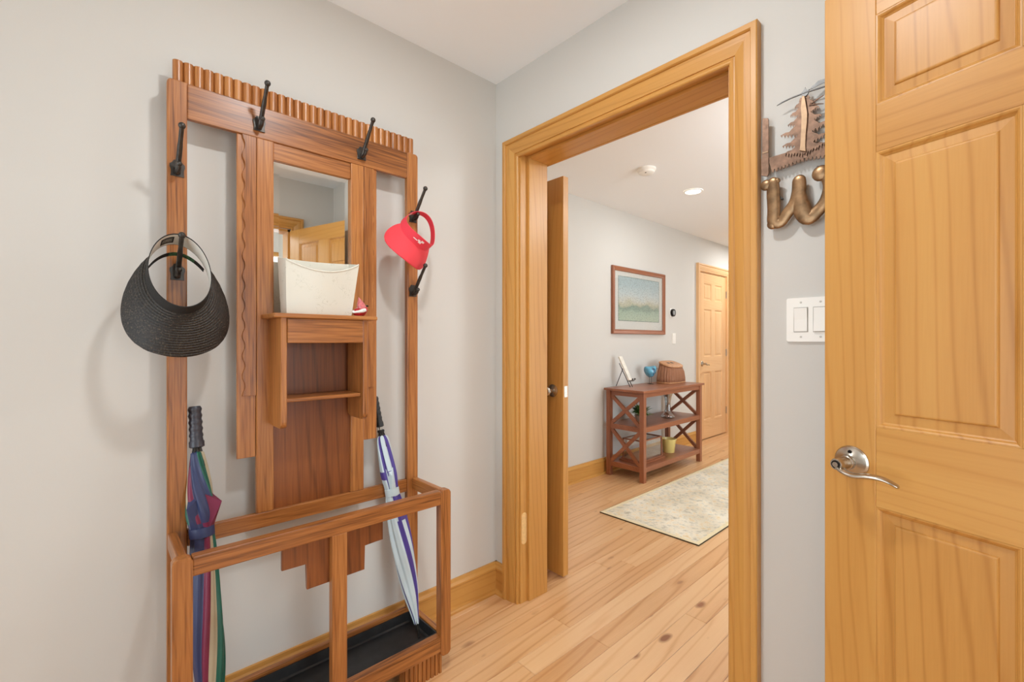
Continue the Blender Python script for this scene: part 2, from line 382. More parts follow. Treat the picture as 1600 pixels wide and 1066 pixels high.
CASE = [(0, 0), (0, .030), (.003, .033), (.017, .033), (.020, .029), (.021, .024), (.024, .024), (.040, .0235), (.058, .019), (.068, .016), (.0685, .012), (.072, .0125), (.078, .015), (.083, .014), (.086, .011), (.086, 0)]
def casing(parent, o0, o1, zt, wall, n, axis, mats, width=1.0):
    """Mitred casing around an opening. o0,o1: outer edges along the wall; zt: outer top; n: sign of the normal; axis: wall runs along X or Y."""
    def P(a, t, z):
        return Vector((a, wall + n * t, z)) if axis == 'X' else Vector((wall + n * t, a, z))
    pr = [(a * width, t) for a, t in CASE]
    MB().rings([[P(o0 + a, t, 0) for a, t in pr], [P(o0 + a, t, zt - a) for a, t in pr]], True, True, True).build('side_casing', mats['Z'], parent)
    MB().rings([[P(o1 - a, t, 0) for a, t in pr], [P(o1 - a, t, zt - a) for a, t in pr]], True, True, True).build('side_casing', mats['Z'], parent)
    MB().rings([[P(o0 + a, t, zt - a) for a, t in pr], [P(o1 - a, t, zt - a) for a, t in pr]], True, True, True).build('head_casing', mats[axis], parent)
tr = tag(empty('trim_1', ((JL + JR) / 2, Y_D0, 0)), 'honey pine casing and jamb around the open doorway to the hall', 'door casing', 'structure')
casing(tr, .079, 1.187, 2.125, Y_D0, -1, 'X', PINE)
casing(tr, .079, 1.187, 2.125, Y_D1, 1, 'X', PINE)
MB().box((JL - .02, Y_D0 - .001, 0), (JL, Y_D1 + .001, JT)).build('jamb', PINE['Z'], tr)
MB().box((JR, Y_D0 - .001, 0), (JR + .02, Y_D1 + .001, JT)).build('jamb', PINE['Z'], tr)
MB().box((JL - .02, Y_D0 - .001, JT), (JR + .02, Y_D1 + .001, JT + .02)).build('head_jamb', PINE['X'], tr)
SY = 1.474
MB().box((JL, SY, 0), (JL + .012, Y_D1, JT), .0015).build('door_stop', PINE['Z'], tr)
MB().box((JR - .012, SY, 0), (JR, Y_D1, JT), .0015).build('door_stop', PINE['Z'], tr)
MB().box((JL + .012, SY, JT - .012), (JR - .012, Y_D1, JT), .0015).build('head_stop', PINE['X'], tr)
# worn pale patch on the casing edge, knee high
MB().prism(rrect(1.4365, 1.4685, .268, .412, .014), 'X', JL - .001, JL + .0007, .0003).build('worn_patch', plain('bare_pine', (228, 188, 128), .6, vary=.1, vscale=120), tr)
tr4 = tag(empty('trim_4', (X_R, (DY0 + DY1) / 2, 0)), 'pine casing of the side doorway seen in the mirror', 'door casing', 'structure')
casing(tr4, DY0 - .09, DY1 + .09, 2.14, X_R, -1, 'Y', PINE)
MB().box((X_R - .001, DY0, 0), (X_R + .121, DY0 + .018, 2.05)).build('jamb', PINE['Z'], tr4)
MB().box((X_R - .001, DY1 - .018, 0), (X_R + .121, DY1, 2.05)).build('jamb', PINE['Z'], tr4)
MB().box((X_R - .001, DY0, 2.032), (X_R + .121, DY1, 2.05)).build('head_jamb', PINE['Y'], tr4)

# ------------------------------------------------------------------ doors
def six_panel(parent, W, H, T, zs, stile, mull, mats, pmats, raised_back=True):
    """Frame-and-panel door in the parent's space: X along the width, front face at Y=0, back at Y=T. zs: rail edges bottom to top."""
    def bx(nm, a, b, m): MB().box(a, b, .0015, 2).build(nm, m, parent, local=True)
    bx('stile', (0, 0, zs[0]), (stile, T, zs[7]), mats['Z']); bx('stile', (W - stile, 0, zs[0]), (W, T, zs[7]), mats['Z'])
    pw = (W - 2 * stile - mull) / 2
    for i in (0, 2, 4, 6): bx('rail', (stile, 0.0003, zs[i]), (W - stile, T - .0003, zs[i + 1]), mats['X'])
    for z0, z1 in ((zs[1], zs[2]), (zs[3], zs[4]), (zs[5], zs[6])):
        bx('mullion', (stile + pw, .0003, z0), (stile + pw + mull, T - .0003, z1), mats['Z'])
        for x0 in (stile, stile + pw + mull):
            b = MB(); x1 = x0 + pw
            def ring(d, y): return [Vector((x0 + d, y, z0 + d)), Vector((x1 - d, y, z0 + d)), Vector((x1 - d, y, z1 - d)), Vector((x0 + d, y, z1 - d))]
            seq = [(0, .0010), (.003, .0012), (.006, .0030), (.009, .0075), (.0105, .0085), (.012, .0100), (.013, .0100), (.031, .0088), (.0325, .0060), (.0345, .0048), (.037, .0045)]
            rows = [ring(d, y) for d, y in seq]
            b.rings(rows, True, False, True)
            b.rings([ring(d, T - y) for d, y in seq], True, False, True)
            b.build('panel', pmats['Z'], parent, local=True)

def lever_set(parent, x, z, face=0.0, n=-1, out=1, key=True, size=1.0):
    """Lever on a rose. n: outward sign along local Y; out: direction of the arm along X."""
    h = bpy.data.objects.new('lever_handle', None); COL.objects.link(h); h.parent = parent; h.location = (x, face, z)
    h.empty_display_size = .03
    k = size
    MB().lathe([(.036 * k, 0), (.036 * k, .003 * k), (.033 * k, .007 * k), (.019 * k, .014 * k), (.017 * k, .016 * k)], axis=(0, n, 0), n=40).build('rose', NICKEL, h, smooth=25, local=True)
    MB().lathe([(.0155 * k, .014 * k), (.0155 * k, .024 * k), (.0135 * k, .026 * k), (.0125 * k, .050 * k), (.0132 * k, .060 * k), (.012 * k, .063 * k)], axis=(0, n, 0), n=28).build('hub', NICKEL, h, smooth=40, local=True)
    if key:
        MB().lathe([(.0092 * k, .0625 * k), (.0092 * k, .0642 * k)], axis=(0, n, 0), n=24).build('push_button_ring', NICKELD, h, smooth=40, local=True)
        MB().lathe([(.0062 * k, .063 * k), (.0058 * k, .0662 * k)], axis=(0, n, 0), n=20).build('push_button', NICKEL, h, smooth=40, local=True)
        MB().lathe([(.0042 * k, .011), (.0042 * k, .0132)], c=(out * .002, 0, .0235 * k), axis=(0, n, 0), n=16).build('screw_hole', NICKELD, h, local=True)
    pts = smooth_pts([(0, n * .054, -.004), (out * .014, n * .060, -.012), (out * .034, n * .060, -.0165), (out * .060, n * .056, -.012), (out * .088, n * .052, -.012), (out * .112, n * .047, -.022)], 6)
    rad = [.0105, .0102, .010, .0098, .0094, .009] * 1
    m = len(pts); rr = [(.0095 + .0042 * math.sin(math.pi * min(1, i / (m - 1) * 1.02))) if i < m - 1 else .006 for i in range(m)]
    MB().tube([Vector(p) * k for p in pts], [r * k for r in rr], 14, flat=((0, 0, 1), .42)).build('lever_arm', NICKEL, h, smooth=60, local=True)
    return h

DANG = math.atan2(-.2915, .957)
d1 = tag(empty('door_1', (1.371, 1.312, 0), DANG), 'large honey pine six-panel door standing open beside the switch plate', 'door', 'structure')
six_panel(d1, .776, 2.03, .035, [.010, .235, .831, 1.008, 1.620, 1.724, 1.925, 2.03], .108, .108, PINE, PINEP)
lever_set(d1, .060, .921)
MB().box((-.0012, .006, .892), (.0006, .029, .950), .0004, 1).build('latch_plate', NICKEL, d1, local=True)

d2 = tag(empty('door_2', (.16, 1.737, 0), math.pi), 'pine door edge standing behind the doorway casing with round knob', 'door', 'structure')
# local X runs towards the hinge on the hall wall (world -X); local Y points to world -Y
def six_panel_flip():
    six_panel(d2, .914, 2.03, .038, [.012, .235, .831, 1.008, 1.620, 1.724, 1.925, 2.032], .115, .115, PINE, PINEP)
six_panel_flip()
d2.location = (.16, 1.775, 0)   # face towards the entry is local Y = T
kn = bpy.data.objects.new('knob', None); COL.objects.link(kn); kn.parent = d2; kn.location = (.070, .038, .945); kn.empty_display_size = .03
MB().lathe([(.032, 0), (.032, .004), (.026, .008), (.012, .012), (.011, .030), (.020, .036), (.027, .046), (.028, .054), (.024, .062), (.012, .066)], axis=(0, 1, 0), n=32).build('knob_body', NICKEL, kn, smooth=40, local=True)
MB().box((-.0012, .007, .915), (.0004, .031, .972), .0004, 1).build('latch_plate', NICKEL, d2, local=True)

d3 = tag(empty('door_3', (X_H, (FY0 + FY1) / 2, 0)), 'light fir six-panel door with casing at the end of the hall wall', 'door', 'structure')
casing(d3, 5.235, 6.175, 2.125, X_H, 1, 'Y', FIR)
for ya, yb in ((FY0 - .012, FY0 + .004), (FY1 - .004, FY1 + .012)):
    MB().box((X_H - .099, ya, 0), (X_H + .001, yb, 2.04)).build('jamb', FIR['Z'], d3)
MB().box((X_H - .099, FY0, 2.032), (X_H + .001, FY1, 2.05)).build('head_jamb', FIR['Y'], d3)
leaf = empty('door_leaf', (0, 0, 0)); leaf.parent = d3
# leaf faces +X (into the hall): local X -> world +Y, front face local Y=0 -> world x = X_H-.004, local Y -> world -X
leaf.location = (-.004, FY0 + .006 - d3.location.y, 0); leaf.rotation_euler = (0, 0, math.pi / 2)
six_panel(leaf, FY1 - FY0 - .012, 2.02, .035, [.010, .235, .825, 1.005, 1.590, 1.695, 1.905, 2.026], .110, .10, FIR, FIR)
lever_set(leaf, .060, .925, key=False, size=.9)
for z in (.30, 1.05, 1.80):
    MB().lathe([(.006, 0), (.006, .09)], c=(FY1 - FY0 - .008, -.006, z - .045), n=10).build('hinge', NICKEL, leaf, local=True, smooth=40)

# ------------------------------------------------------------------ hall tree
HX0, HX1 = .054, .076      # back frame depth
YC = .551
ht = tag(empty('hall_tree', (HX1, YC, 0)), 'brown oak hall tree with mirror, hooks and umbrella stand', 'hall tree')
def hb(name, a, b, m, bev=.003, parent=ht): return MB().box(a, b, bev, 2).build(name, m, parent)
yl0, yl1, yr0, yr1 = .149, .196, .906, .953
def post_outline(y0, y1, z0, z1, outer):
    r = .012
    pts = [(y0, z0), (y1, z0)]
    for yy, o in ((y1, outer > 0), (y0, outer < 0)):
        sgn = 1 if yy == y1 else -1
        arc = [(yy - sgn * r * (1 - math.cos(a)), z1 - r + r * math.sin(a)) for a in [math.radians(x) for x in (0, 22, 45, 67, 90)]]
        pts += (arc if sgn > 0 else arc[::-1]) if o else [(yy, z1)]
    return pts
MB().prism(post_outline(yl0, yl1, 0, 1.944, -1), 'X', HX0, HX1, .003).build('back_post', OAK['Z'], ht)
MB().prism(post_outline(yr0, yr1, 0, 1.944, 1), 'X', HX0, HX1, .003).build('back_post', OAK['Z'], ht)
hb('top_rail', (HX0 + .002, yl1, 1.842), (HX1 - .002, yr0, 1.943), OAK['Y'])
# reeded crest
n_re = 31; y0c, y1c = .163, .940; pts = [(HX0 + .004, y1c), (HX0 + .004, y0c)]
for i in range(n_re):
    for q in range(8):
        t = (i + q / 8) / n_re; pts.append((HX1 - .015 + .0095 * math.sqrt(max(0, math.sin(math.pi * q / 8))), y0c + (y1c - y0c) * t))
pts.append((HX1 - .015, y1c))
MB().prism(pts, 'Z', 1.935, 2.005).build('reeded_crest', OAK['Z'], ht)
hb('bottom_rail', (HX0 + .002, yl1, .606), (HX1 - .004, yr0, .655), OAK['Y'])
hb('inner_upright', (HX0, .375, .655), (HX1 - .002, .425, 1.842), OAK['Z'])
hb('inner_upright', (HX0, .680, .655), (HX1 - .002, .728, 1.842), OAK['Z'])
for s, (ya, yb) in ((-1, (.322, .374)), (1, (.729, .781))):
    hb('stepped_board', (HX0 + .004, ya, .835), (HX1 - .008, yb, 1.842), OAK['Z'], .002)
    inner, outer_ = (yb, ya + .018) if s < 0 else (ya, yb - .018)
    out = [(inner, 1.029), ]; zz = 1.029
    nw = 13; wave = [(outer_ + s * .0045 * math.cos(2 * math.pi * nw * t / 150 ), 1.029 + (1.841 - 1.029) * t / 150) for t in range(151)]
    wv_ = [(inner, 1.029)] + wave + [(inner, 1.841)]
    MB().prism(wv_, 'X', HX1 - .0085, HX1 - .001, .0008).build('wavy_moulding', OAK['Z'], ht)
hb('mirror_header', (HX0 + .004, .425, 1.786), (HX1 - .007, .680, 1.842), OAK['Y'], .002)
hb('back_panel', (HX0 + .006, .425, .655), (HX1 - .012, .680, 1.27), OAKD['Z'], .001)
# mirror with a bevelled border
b = MB()
def mr_(d, x): return [Vector((x, .425 + d, 1.27 + d)), Vector((x, .680 - d, 1.27 + d)), Vector((x, .680 - d, 1.786 - d)), Vector((x, .425 + d, 1.786 - d))]
b.rings([mr_(0, HX0 + .004), mr_(0, HX0 + .0062), mr_(.018, HX0 + .0070)], True, True, True)
mo = b.build('mirror', MIRROR, ht); mo['label'] = 'bevelled mirror reflecting the open door'
# bracket shelf
sh = empty('bracket_shelf'); sh.parent = ht
hb('shelf_top', (HX1 - .004, .388, 1.270), (.214, .714, 1.284), OAK['Y'], .004, sh)
def side_outline():
    x0, x1, z0, z1, r = HX1 - .003, .202, .934, 1.2705, .045
    pts = [(x0, z1), (x1, z1), (x1, z0 + .020)]
    for a in (20, 45, 70, 90): pts.append((x1 - .020 * (1 - math.cos(math.radians(a))), z0 + .020 - .020 * math.sin(math.radians(a))))
    pts += [(x0 + .02, z0), (x0, z0 + .01)]
    return pts
for ya in (.410, .667): MB().prism(side_outline(), 'Y', ya, ya + .018, .003).build('side_bracket', OAK['Z'], sh)
hb('apron', (.186, .4285, 1.194), (.2045, .6665, 1.2698), OAK['Y'], .0025, sh)
hb('lower_shelf', (HX1 - .012, .4285, 1.012), (.186, .6665, 1.0235), OAK['Y'], .003, sh)
# umbrella stand
FX0, FX1 = .270, .300
for ya, yb in ((.138, .180), (.914, .956)):
    MB().prism(rrect(ya, yb, .066, .662, .011), 'X', FX0, FX1, .004).build('front_post', OAK['Z'], ht)
    sgn = -1 if ya < .5 else 1
    y_a, y_b = (.150, .172) if sgn < 0 else (.925, .947)
    MB().box((HX1, y_a, .613), (FX0 + .003, y_b, .6585), .004).build('arm_rail', OAK['X'], ht)
    MB().box((HX1, y_a, .088), (FX0 + .003, y_b, .138), .004).build('side_rail', OAK['X'], ht)
hb('front_rail', (FX0, .179, .611), (FX1 - .001, .915, .661), OAK['Y'], .004)
hb('lower_front_rail', (FX0, .179, .084), (FX1 - .001, .915, .140), OAK['Y'], .004)
hb('lower_back_rail', (HX0 + .004, yl1, .088), (HX1 - .002, yr0, .150), OAK['Y'], .003)
hb('centre_post', (FX0 + .001, .527, .139), (FX1 - .0015, .573, .612), OAK['Z'], .003)
st = [(.394, .625), (.394, .541), (.463, .541), (.463, .463), (.641, .463), (.641, .541), (.705, .541), (.705, .625)]
MB().prism(st, 'X', FX0 - .012, FX0 + .0005, .0015).build('stepped_apron', OAKD['Z'], ht)
for y0, y1 in ((.160, .315), (.770, .925)):
    nf = 9; pts = [(FX0 - .01, y1), (FX0 - .01, y0)]
    for i in range(nf):
        for q, dx in ((.08, 0), (.16, -.005), (.42, -.005), (.5, 0), (.92, 0)):
            pts.append((FX1 - .012 + dx, y0 + (y1 - y0) * (i + q) / nf))
    pts.append((FX1 - .012, y1))
    MB().prism(pts, 'Z', 0, .086).build('fluted_foot', OAK['Z'], ht)
# drip tray
b = MB(); tx0, tx1, ty0, ty1 = HX1 + .002, FX0 - .002, .176, .921
b.rings([[Vector(p) for p in ((tx0 + i, ty0 + i, z), (tx1 - i, ty0 + i, z), (tx1 - i, ty1 - i, z), (tx0 + i, ty1 - i, z))] for i, z in ((.004, .098), (0, .136), (.005, .137), (.010, .108), (.016, .104))], True, True, True)
b.build('drip_tray', BLACKMETAL, ht)
# hooks
def make_hook():
    h = bpy.data.objects.new('coat_hook', None); COL.objects.link(h); h.parent = ht; h.empty_display_size = .02
    out = [(-.016, -.022), (.016, -.022), (.014, -.006), (.018, .004), (.0175, .012), (.011, .016), (.008, .024), (-.008, .024), (-.011, .016), (-.0175, .012), (-.018, .004), (-.014, -.006)]
    MB().prism(out, 'X', 0, .004, .001).build('hook_plate', IRON, h, local=True)
    u = MB(); u.tube(smooth_pts([(.003, 0, -.012), (.016, 0, -.004), (.026, 0, .010), (.058, 0, .048), (.094, 0, .088)], 5), [.0078] * 6 + [.0074] * 5 + [.0066] * 5 + [.0056] * 5, 10)
    u.ball((.095, 0, .090), .0088); u.build('upper_prong', IRON, h, smooth=50, local=True)
    u = MB(); u.tube(smooth_pts([(.003, 0, -.006), (.018, 0, -.013), (.032, 0, -.010), (.040, 0, .001)], 5), .0052, 10); u.ball((.041, 0, .003), .0075)
    u.build('lower_prong', IRON, h, smooth=50, local=True)
    return h
hook0 = make_hook()
for i, (y, z) in enumerate(((.1725, 1.690), (.1725, 1.395), (.382, 1.884), (.718, 1.884), (.9295, 1.692), (.9295, 1.398))):
    h = hook0 if i == 0 else copy_tree(hook0, ht)
    h.location = (HX1 - .0005 - ht.location.x, y - YC, z)

# ------------------------------------------------------------------ visors
def basis(F, U):
    F = Vector(F).normalized(); U = Vector(U); U = (U - F * U.dot(F)).normalized(); return F.cross(U), F, U
def visor(name, a, b, band_f, band_b, W, tmax, droop, curl, C, F, U, mats, straw=False, wpow=.62):
    L_, F_, U_ = basis(F, U); C = Vector(C)
    o = empty(name, C)
    def P(l, f, u): return C + L_ * l + F_ * f + U_ * u
    n = 72
    def hgt(th): return band_b + (band_f - band_b) * (.5 + .5 * math.cos(th)) ** 1.2
    def edge(th, u, inset=0): # band ring, leaning inward with height
        k = 1 - .9 * u - inset
        return P(a * k * math.sin(th), b * k * math.cos(th), u - curl * (a * math.sin(th)) ** 2)
    ths = [2 * math.pi * i / n for i in range(n)]
    rows = [[edge(t, hgt(t) * k) for t in ths] for k in (0, .05, .35, .65, .95, 1.0)]
    rows += [[edge(t, hgt(t) * k, .022) for t in ths] for k in (1.0, .5, 0)]
    rows.append(rows[0])
    MB().rings(rows, True).build('band', mats[0], o, smooth=60)
    # brim
    m = 72; steps = 110 if straw else 34; top = []
    for i in range(steps + 1):
        r = i / steps; row = []
        for j in range(m + 1):
            th = -tmax + 2 * tmax * j / m
            w = W * max(0.0, math.cos(th / tmax * math.pi / 2)) ** wpow
            nl, nf = math.sin(th) / a, math.cos(th) / b; q = math.hypot(nl, nf); nl /= q; nf /= q
            l = a * math.sin(th) * .995 + nl * w * r * math.cos(droop); f = b * math.cos(th) * .995 + nf * w * r * math.cos(droop)
            rid = .0011 * math.sin(r * w / .0030 * math.pi) if straw else 0
            row.append(P(l, f, .002 - w * (r * math.sin(droop) + .18 * r * r) - curl * l * l + rid))
        top.append(row)
    bot = [[p - U_ * .0035 for p in row] for row in top]
    B = MB(); B.rings(top, False); B.rings(bot, False)
    B.rings([top[-1], bot[-1]], False)
    B.build('brim', mats[1], o, smooth=60)
    return o, P, edge, hgt
def straw_mat():
    m, nt, b = mat_base('black_straw'); N = nt.nodes.new; L = nt.links.new
    tc = N('ShaderNodeTexCoord'); n1 = N('ShaderNodeTexNoise'); n1.inputs['Scale'].default_value = 260; n1.inputs['Detail'].default_value = 3
    r = N('ShaderNodeValToRGB'); e = r.color_ramp.elements
    e[0].position = .35; e[0].color = lin((22, 18, 15)); e[1].position = .78; e[1].color = lin((112, 98, 80)); k = e.new(.58); k.color = lin((46, 39, 33))
    L(tc.outputs['Object'], n1.inputs['Vector']); L(n1.outputs['Fac'], r.inputs['Fac']); L(r.outputs['Color'], b.inputs['Base Color'])
    bp = N('ShaderNodeBump'); bp.inputs['Strength'].default_value = .8; bp.inputs['Distance'].default_value = .002; L(n1.outputs['Fac'], bp.inputs['Height']); L(bp.outputs['Normal'], b.inputs['Normal'])
    b.inputs['Roughness'].default_value = .5
    return m
STRAW = straw_mat()
BLACKBAND = plain('black_cloth', (34, 31, 29), .8, bump=.3, bscale=500)
LINER = plain('white_cotton', (226, 222, 212), .85, bump=.2, bscale=500)
GREEN = plain('green_print_elastic', (58, 96, 62), .8, vary=.6, vscale=140)
bv, Pb, eb, hbk = visor('straw_visor', .072, .110, .034, .058, .106, math.radians(136), .52, 2.2, (.156, .168, 1.370), (.42, .05, -.905), (.905, .0, .42), [BLACKBAND, STRAW], straw=True, wpow=1.35)
tag(bv, 'black woven straw sun visor hanging on a hook of the hall tree', 'visor')
n = 40; ths = [math.radians(60 + 240 * i / n) for i in range(n + 1)]
MB().rings([[eb(t, hbk(t) * k, .026) for t in ths] for k in (.04, .35, .65, .97)], False).build('liner', LINER, bv, smooth=60)
th = [math.radians(112 + 136 * i / 24) for i in range(25)]
def el(t, u):
    s = abs(t - math.pi) / math.radians(68); k = .93 - .20 * (1 - s * s)
    return Pb(.072 * k * math.sin(t), .108 * k * math.cos(t) , u - 2.2 * (.08 * math.sin(t)) ** 2)
b = MB(); b.rings([[el(t, -.012) for t in th], [el(t, .006) for t in th]], False, mi=lambda i, j: 1 if 8 < j < 20 else 0)
b.build('elastic', [BLACKBAND, GREEN], bv, smooth=60)
c0 = math.radians(194)
b = MB(); cs = [math.radians(150 + 26 * i / 8) for i in range(9)]
b.rings([[eb(t, hbk(t) * k, .030) for t in cs] for k in (.22, .78)], False); b.build('label_patch', BLACKBAND, bv)
b = MB(); cs2 = [math.radians(153 + 20 * i / 8) for i in range(9)]
b.rings([[eb(t, hbk(t) * k, .033) for t in cs2] for k in (.34, .66)], False); b.build('label_inset', plain('grey_print', (120, 118, 110), .8, vary=.5, vscale=250), bv)

CORAL = plain('coral_cotton', (232, 62, 78), .75, bump=.25, bscale=450)
CORALD = plain('coral_cotton_brim', (228, 64, 74), .75, bump=.25, bscale=450)
rv, Pr, er, hr = visor('sport_visor', .072, .090, .046, .022, .066, math.radians(84), .34, 5.0, (.142, .922, 1.624), (.45, -.52, -.78), (.72, .30, .55), [CORAL, CORALD])
tag(rv, 'coral red sport visor with small white stitched mark on a hook', 'visor')
lab = MB()
for k, (a0, a1, h0, h1) in enumerate(((-14, -4, .62, .80), (-8, 2, .42, .62), (-2, 6, .55, .70), (6, 20, .48, .56))):
    q = [math.radians(a0 + (a1 - a0) * i / 6) for i in range(7)]
    lab.rings([[er(t, hr(t) * h, -.012) for t in q] for h in (h0, h1)], False)
lab.build('stitched_mark', plain('white_thread', (240, 226, 222), .7), rv)
q = [math.radians(112 + 18 * i / 6) for i in range(7)]
MB().rings([[er(t, hr(t) * h, .030) for t in q] for h in (.2, .85)], False).build('care_label', LINER, rv)

# ------------------------------------------------------------------ umbrellas
def umbrella(name, p0, p1, prof, cloth, pick, twist, handle_m, grip, flares, strap_s, strap_m):
    p0, p1 = Vector(p0), Vector(p1); ax = (p1 - p0); Ln = ax.length; ax.normalize()
    u = ax.cross(Vector((0, 1, 0))).normalized(); w = ax.cross(u)
    o = empty(name, p1)
    n = 128; M = 140; s0, s1 = prof[0][0], prof[-1][0]; pp = smooth_pts([(s, r, 0) for s, r in prof], 8)
    def rad(s):
        for i in range(len(pp) - 1):
            if pp[i].x <= s <= pp[i + 1].x + 1e-9:
                t = (s - pp[i].x) / max(1e-9, pp[i + 1].x - pp[i].x); return pp[i].y + (pp[i + 1].y - pp[i].y) * t
        return pp[-1].y
    def pt(s, phi, r): return p0 + ax * (Ln * s) + (u * math.cos(phi) + w * math.sin(phi)) * r
    rows = []
    for i in range(M + 1):
        s = s0 + (s1 - s0) * i / M; r = rad(s); tw = twist(s)
        rows.append([pt(s, 2 * math.pi * k / n - tw, r * (1 + .10 * math.cos(6 * 2 * math.pi * k / n) + .05 * math.sin(11 * 2 * math.pi * k / n))) for k in range(n)])
    B = MB(); B.rings(rows, True, True, True, mi=lambda i, j: pick((j + .5) / n, s0 + (s1 - s0) * i / M))
    B.build('canopy', cloth, o, smooth=50)
    st_r = rad(strap_s)
    MB().rings([[pt(strap_s + d, 2 * math.pi * k / 32, st_r * f) for k in range(32)] for d, f in ((-.016, 1.0), (-.014, 1.18), (.014, 1.18), (.016, 1.0))], True).build('strap', strap_m, o, smooth=50)
    # flared rib tips above the strap
    for phi, s, ln, m in flares:
        c = pt(s, phi, rad(s) * .8); tip = pt(s - .010, phi, rad(s) + ln); a_ = pt(s + .075, phi + .5, rad(s + .07) * .95); b_ = pt(s + .075, phi - .5, rad(s + .07) * .95)
        d_ = pt(s - .04, phi + .6, rad(s - .04) * .9); e_ = pt(s - .04, phi - .6, rad(s - .04) * .9)
        B = MB(); V = [B.bm.verts.new(x) for x in (tip, a_, b_, d_, e_, c)]
        for f in ((0, 1, 2), (0, 2, 4), (0, 4, 3), (0, 3, 1), (5, 2, 1), (5, 4, 2), (5, 3, 4), (5, 1, 3)): B.bm.faces.new([V[i] for i in f])
        B.build('canopy_corner', m, o)
    # handle, shaft, runner, ferrule
    hp = [(grip[0] * .85, 0), (grip[0], .004)]
    for k in range(1, 30):
        t = k / 30; hp.append((grip[0] * (1 + .08 * math.sin(t * 6 * 2 * math.pi) * (1 if t < .8 else 0) + (.16 if t > .84 else 0)), .004 + (grip[1] - .004) * t))
    hp += [(grip[0] * 1.16, grip[1]), (grip[0] * .8, grip[1] + .003)]
    MB().lathe(hp, c=p0, axis=ax, n=24).build('handle', handle_m, o, smooth=50)
    MB().lathe([(.0048, grip[1]), (.0048, Ln * (s0 + .06))], c=p0, axis=ax, n=12).build('shaft', NICKEL, o, smooth=50)
    z = Ln * s0 - .012
    MB().lathe([(.012, z - .008), (.013, z - .006), (.013, z), (.010, z + .002), (.010, z + .02)], c=p0, axis=ax, n=20).build('runner', BLACKBAND, o, smooth=40)
    for k in range(8):
        ph = 2 * math.pi * k / 8
        a_ = p0 + ax * z + (u * math.cos(ph) + w * math.sin(ph)) * .009; b_ = pt(s0 + .05, ph, rad(s0 + .05) * .93)
        MB().tube([a_, b_], .0016, 6).build('rib', IRON, o)
    zt = Ln * s1
    MB().lathe([(prof[-1][1] * 1.05, zt - .012), (prof[-1][1] * 1.05, zt + .002), (.0052, zt + .006), (.0042, Ln - .006), (.0050, Ln - .004), (.0040, Ln)], c=p0, axis=ax, n=16).build('ferrule', IRON, o, smooth=40)
    return o
NAVY = plain('navy_nylon', (48, 56, 92), .45, bump=.2, bscale=40); MAROON = plain('maroon_nylon', (116, 30, 62), .45, bump=.2, bscale=40)
TAN = plain('tan_nylon', (176, 164, 138), .5, bump=.2, bscale=40); BGREEN = plain('bottle_green_nylon', (24, 92, 76), .45, bump=.2, bscale=40)
GRIPM = plain('slate_grip_plastic', (62, 62, 70), .35)
def pick_dark(f, s):
    if s < .36:
        g = (f * 2 + .3) % 1.0
        return 0 if g < .45 else 1 if g < .62 else 2 if g < .76 else 3
    g = (.40 - f) % 1.0
    return 0 if g < .34 else 1 if g < .42 else 2 if g < .52 else 3 if g < .78 else 0
ud = umbrella('folded_umbrella', (.052, .2165, 1.007), (.208, .240, .1065), [(.142, .015), (.20, .022), (.32, .034), (.385, .0265), (.45, .029), (.58, .033), (.72, .037), (.84, .030), (.93, .012), (.955, .008)],
              [NAVY, MAROON, TAN, BGREEN], pick_dark, lambda s: (-2.2 * s + 1.35) if s > .385 else (-2.2 * .385 + 1.35) + 7.0 * (s - .385), GRIPM, (.0165, .118), [(2.6, .325, .030, BGREEN), (-.9, .318, .026, MAROON), (.8, .322, .018, NAVY)], .392, NAVY)
tag(ud, 'folded navy, maroon and green umbrella with ribbed grey grip', 'umbrella')
SKY = plain('pale_blue_nylon', (196, 212, 218), .5, bump=.2, bscale=40); VIOLET = plain('violet_nylon', (76, 58, 140), .5, bump=.2, bscale=40)
def pick_light(f, s):
    g = (f * 2.0) % 1.0
    if .315 < s < .345: return 1
    if .42 < s < .52: return 1 if g < .5 else 0
    return 1 if g < .16 or .40 < g < .56 else 0
BLACKGRIP = plain('black_grip_plastic', (28, 27, 27), .4)
ul = umbrella('folded_umbrella', (.024, .794, .985), (.205, .882, .1065), [(.165, .014), (.20, .023), (.32, .028), (.40, .0225), (.46, .029), (.58, .036), (.68, .036), (.80, .028), (.90, .014), (.945, .008)],
              [SKY, VIOLET], pick_light, lambda s: 2.4 * s, BLACKGRIP, (.0125, .115), [(2.9, .345, .018, VIOLET), (.2, .345, .014, SKY)], .405, SKY)
tag(ul, 'folded pale blue and violet striped umbrella with black grip', 'umbrella')

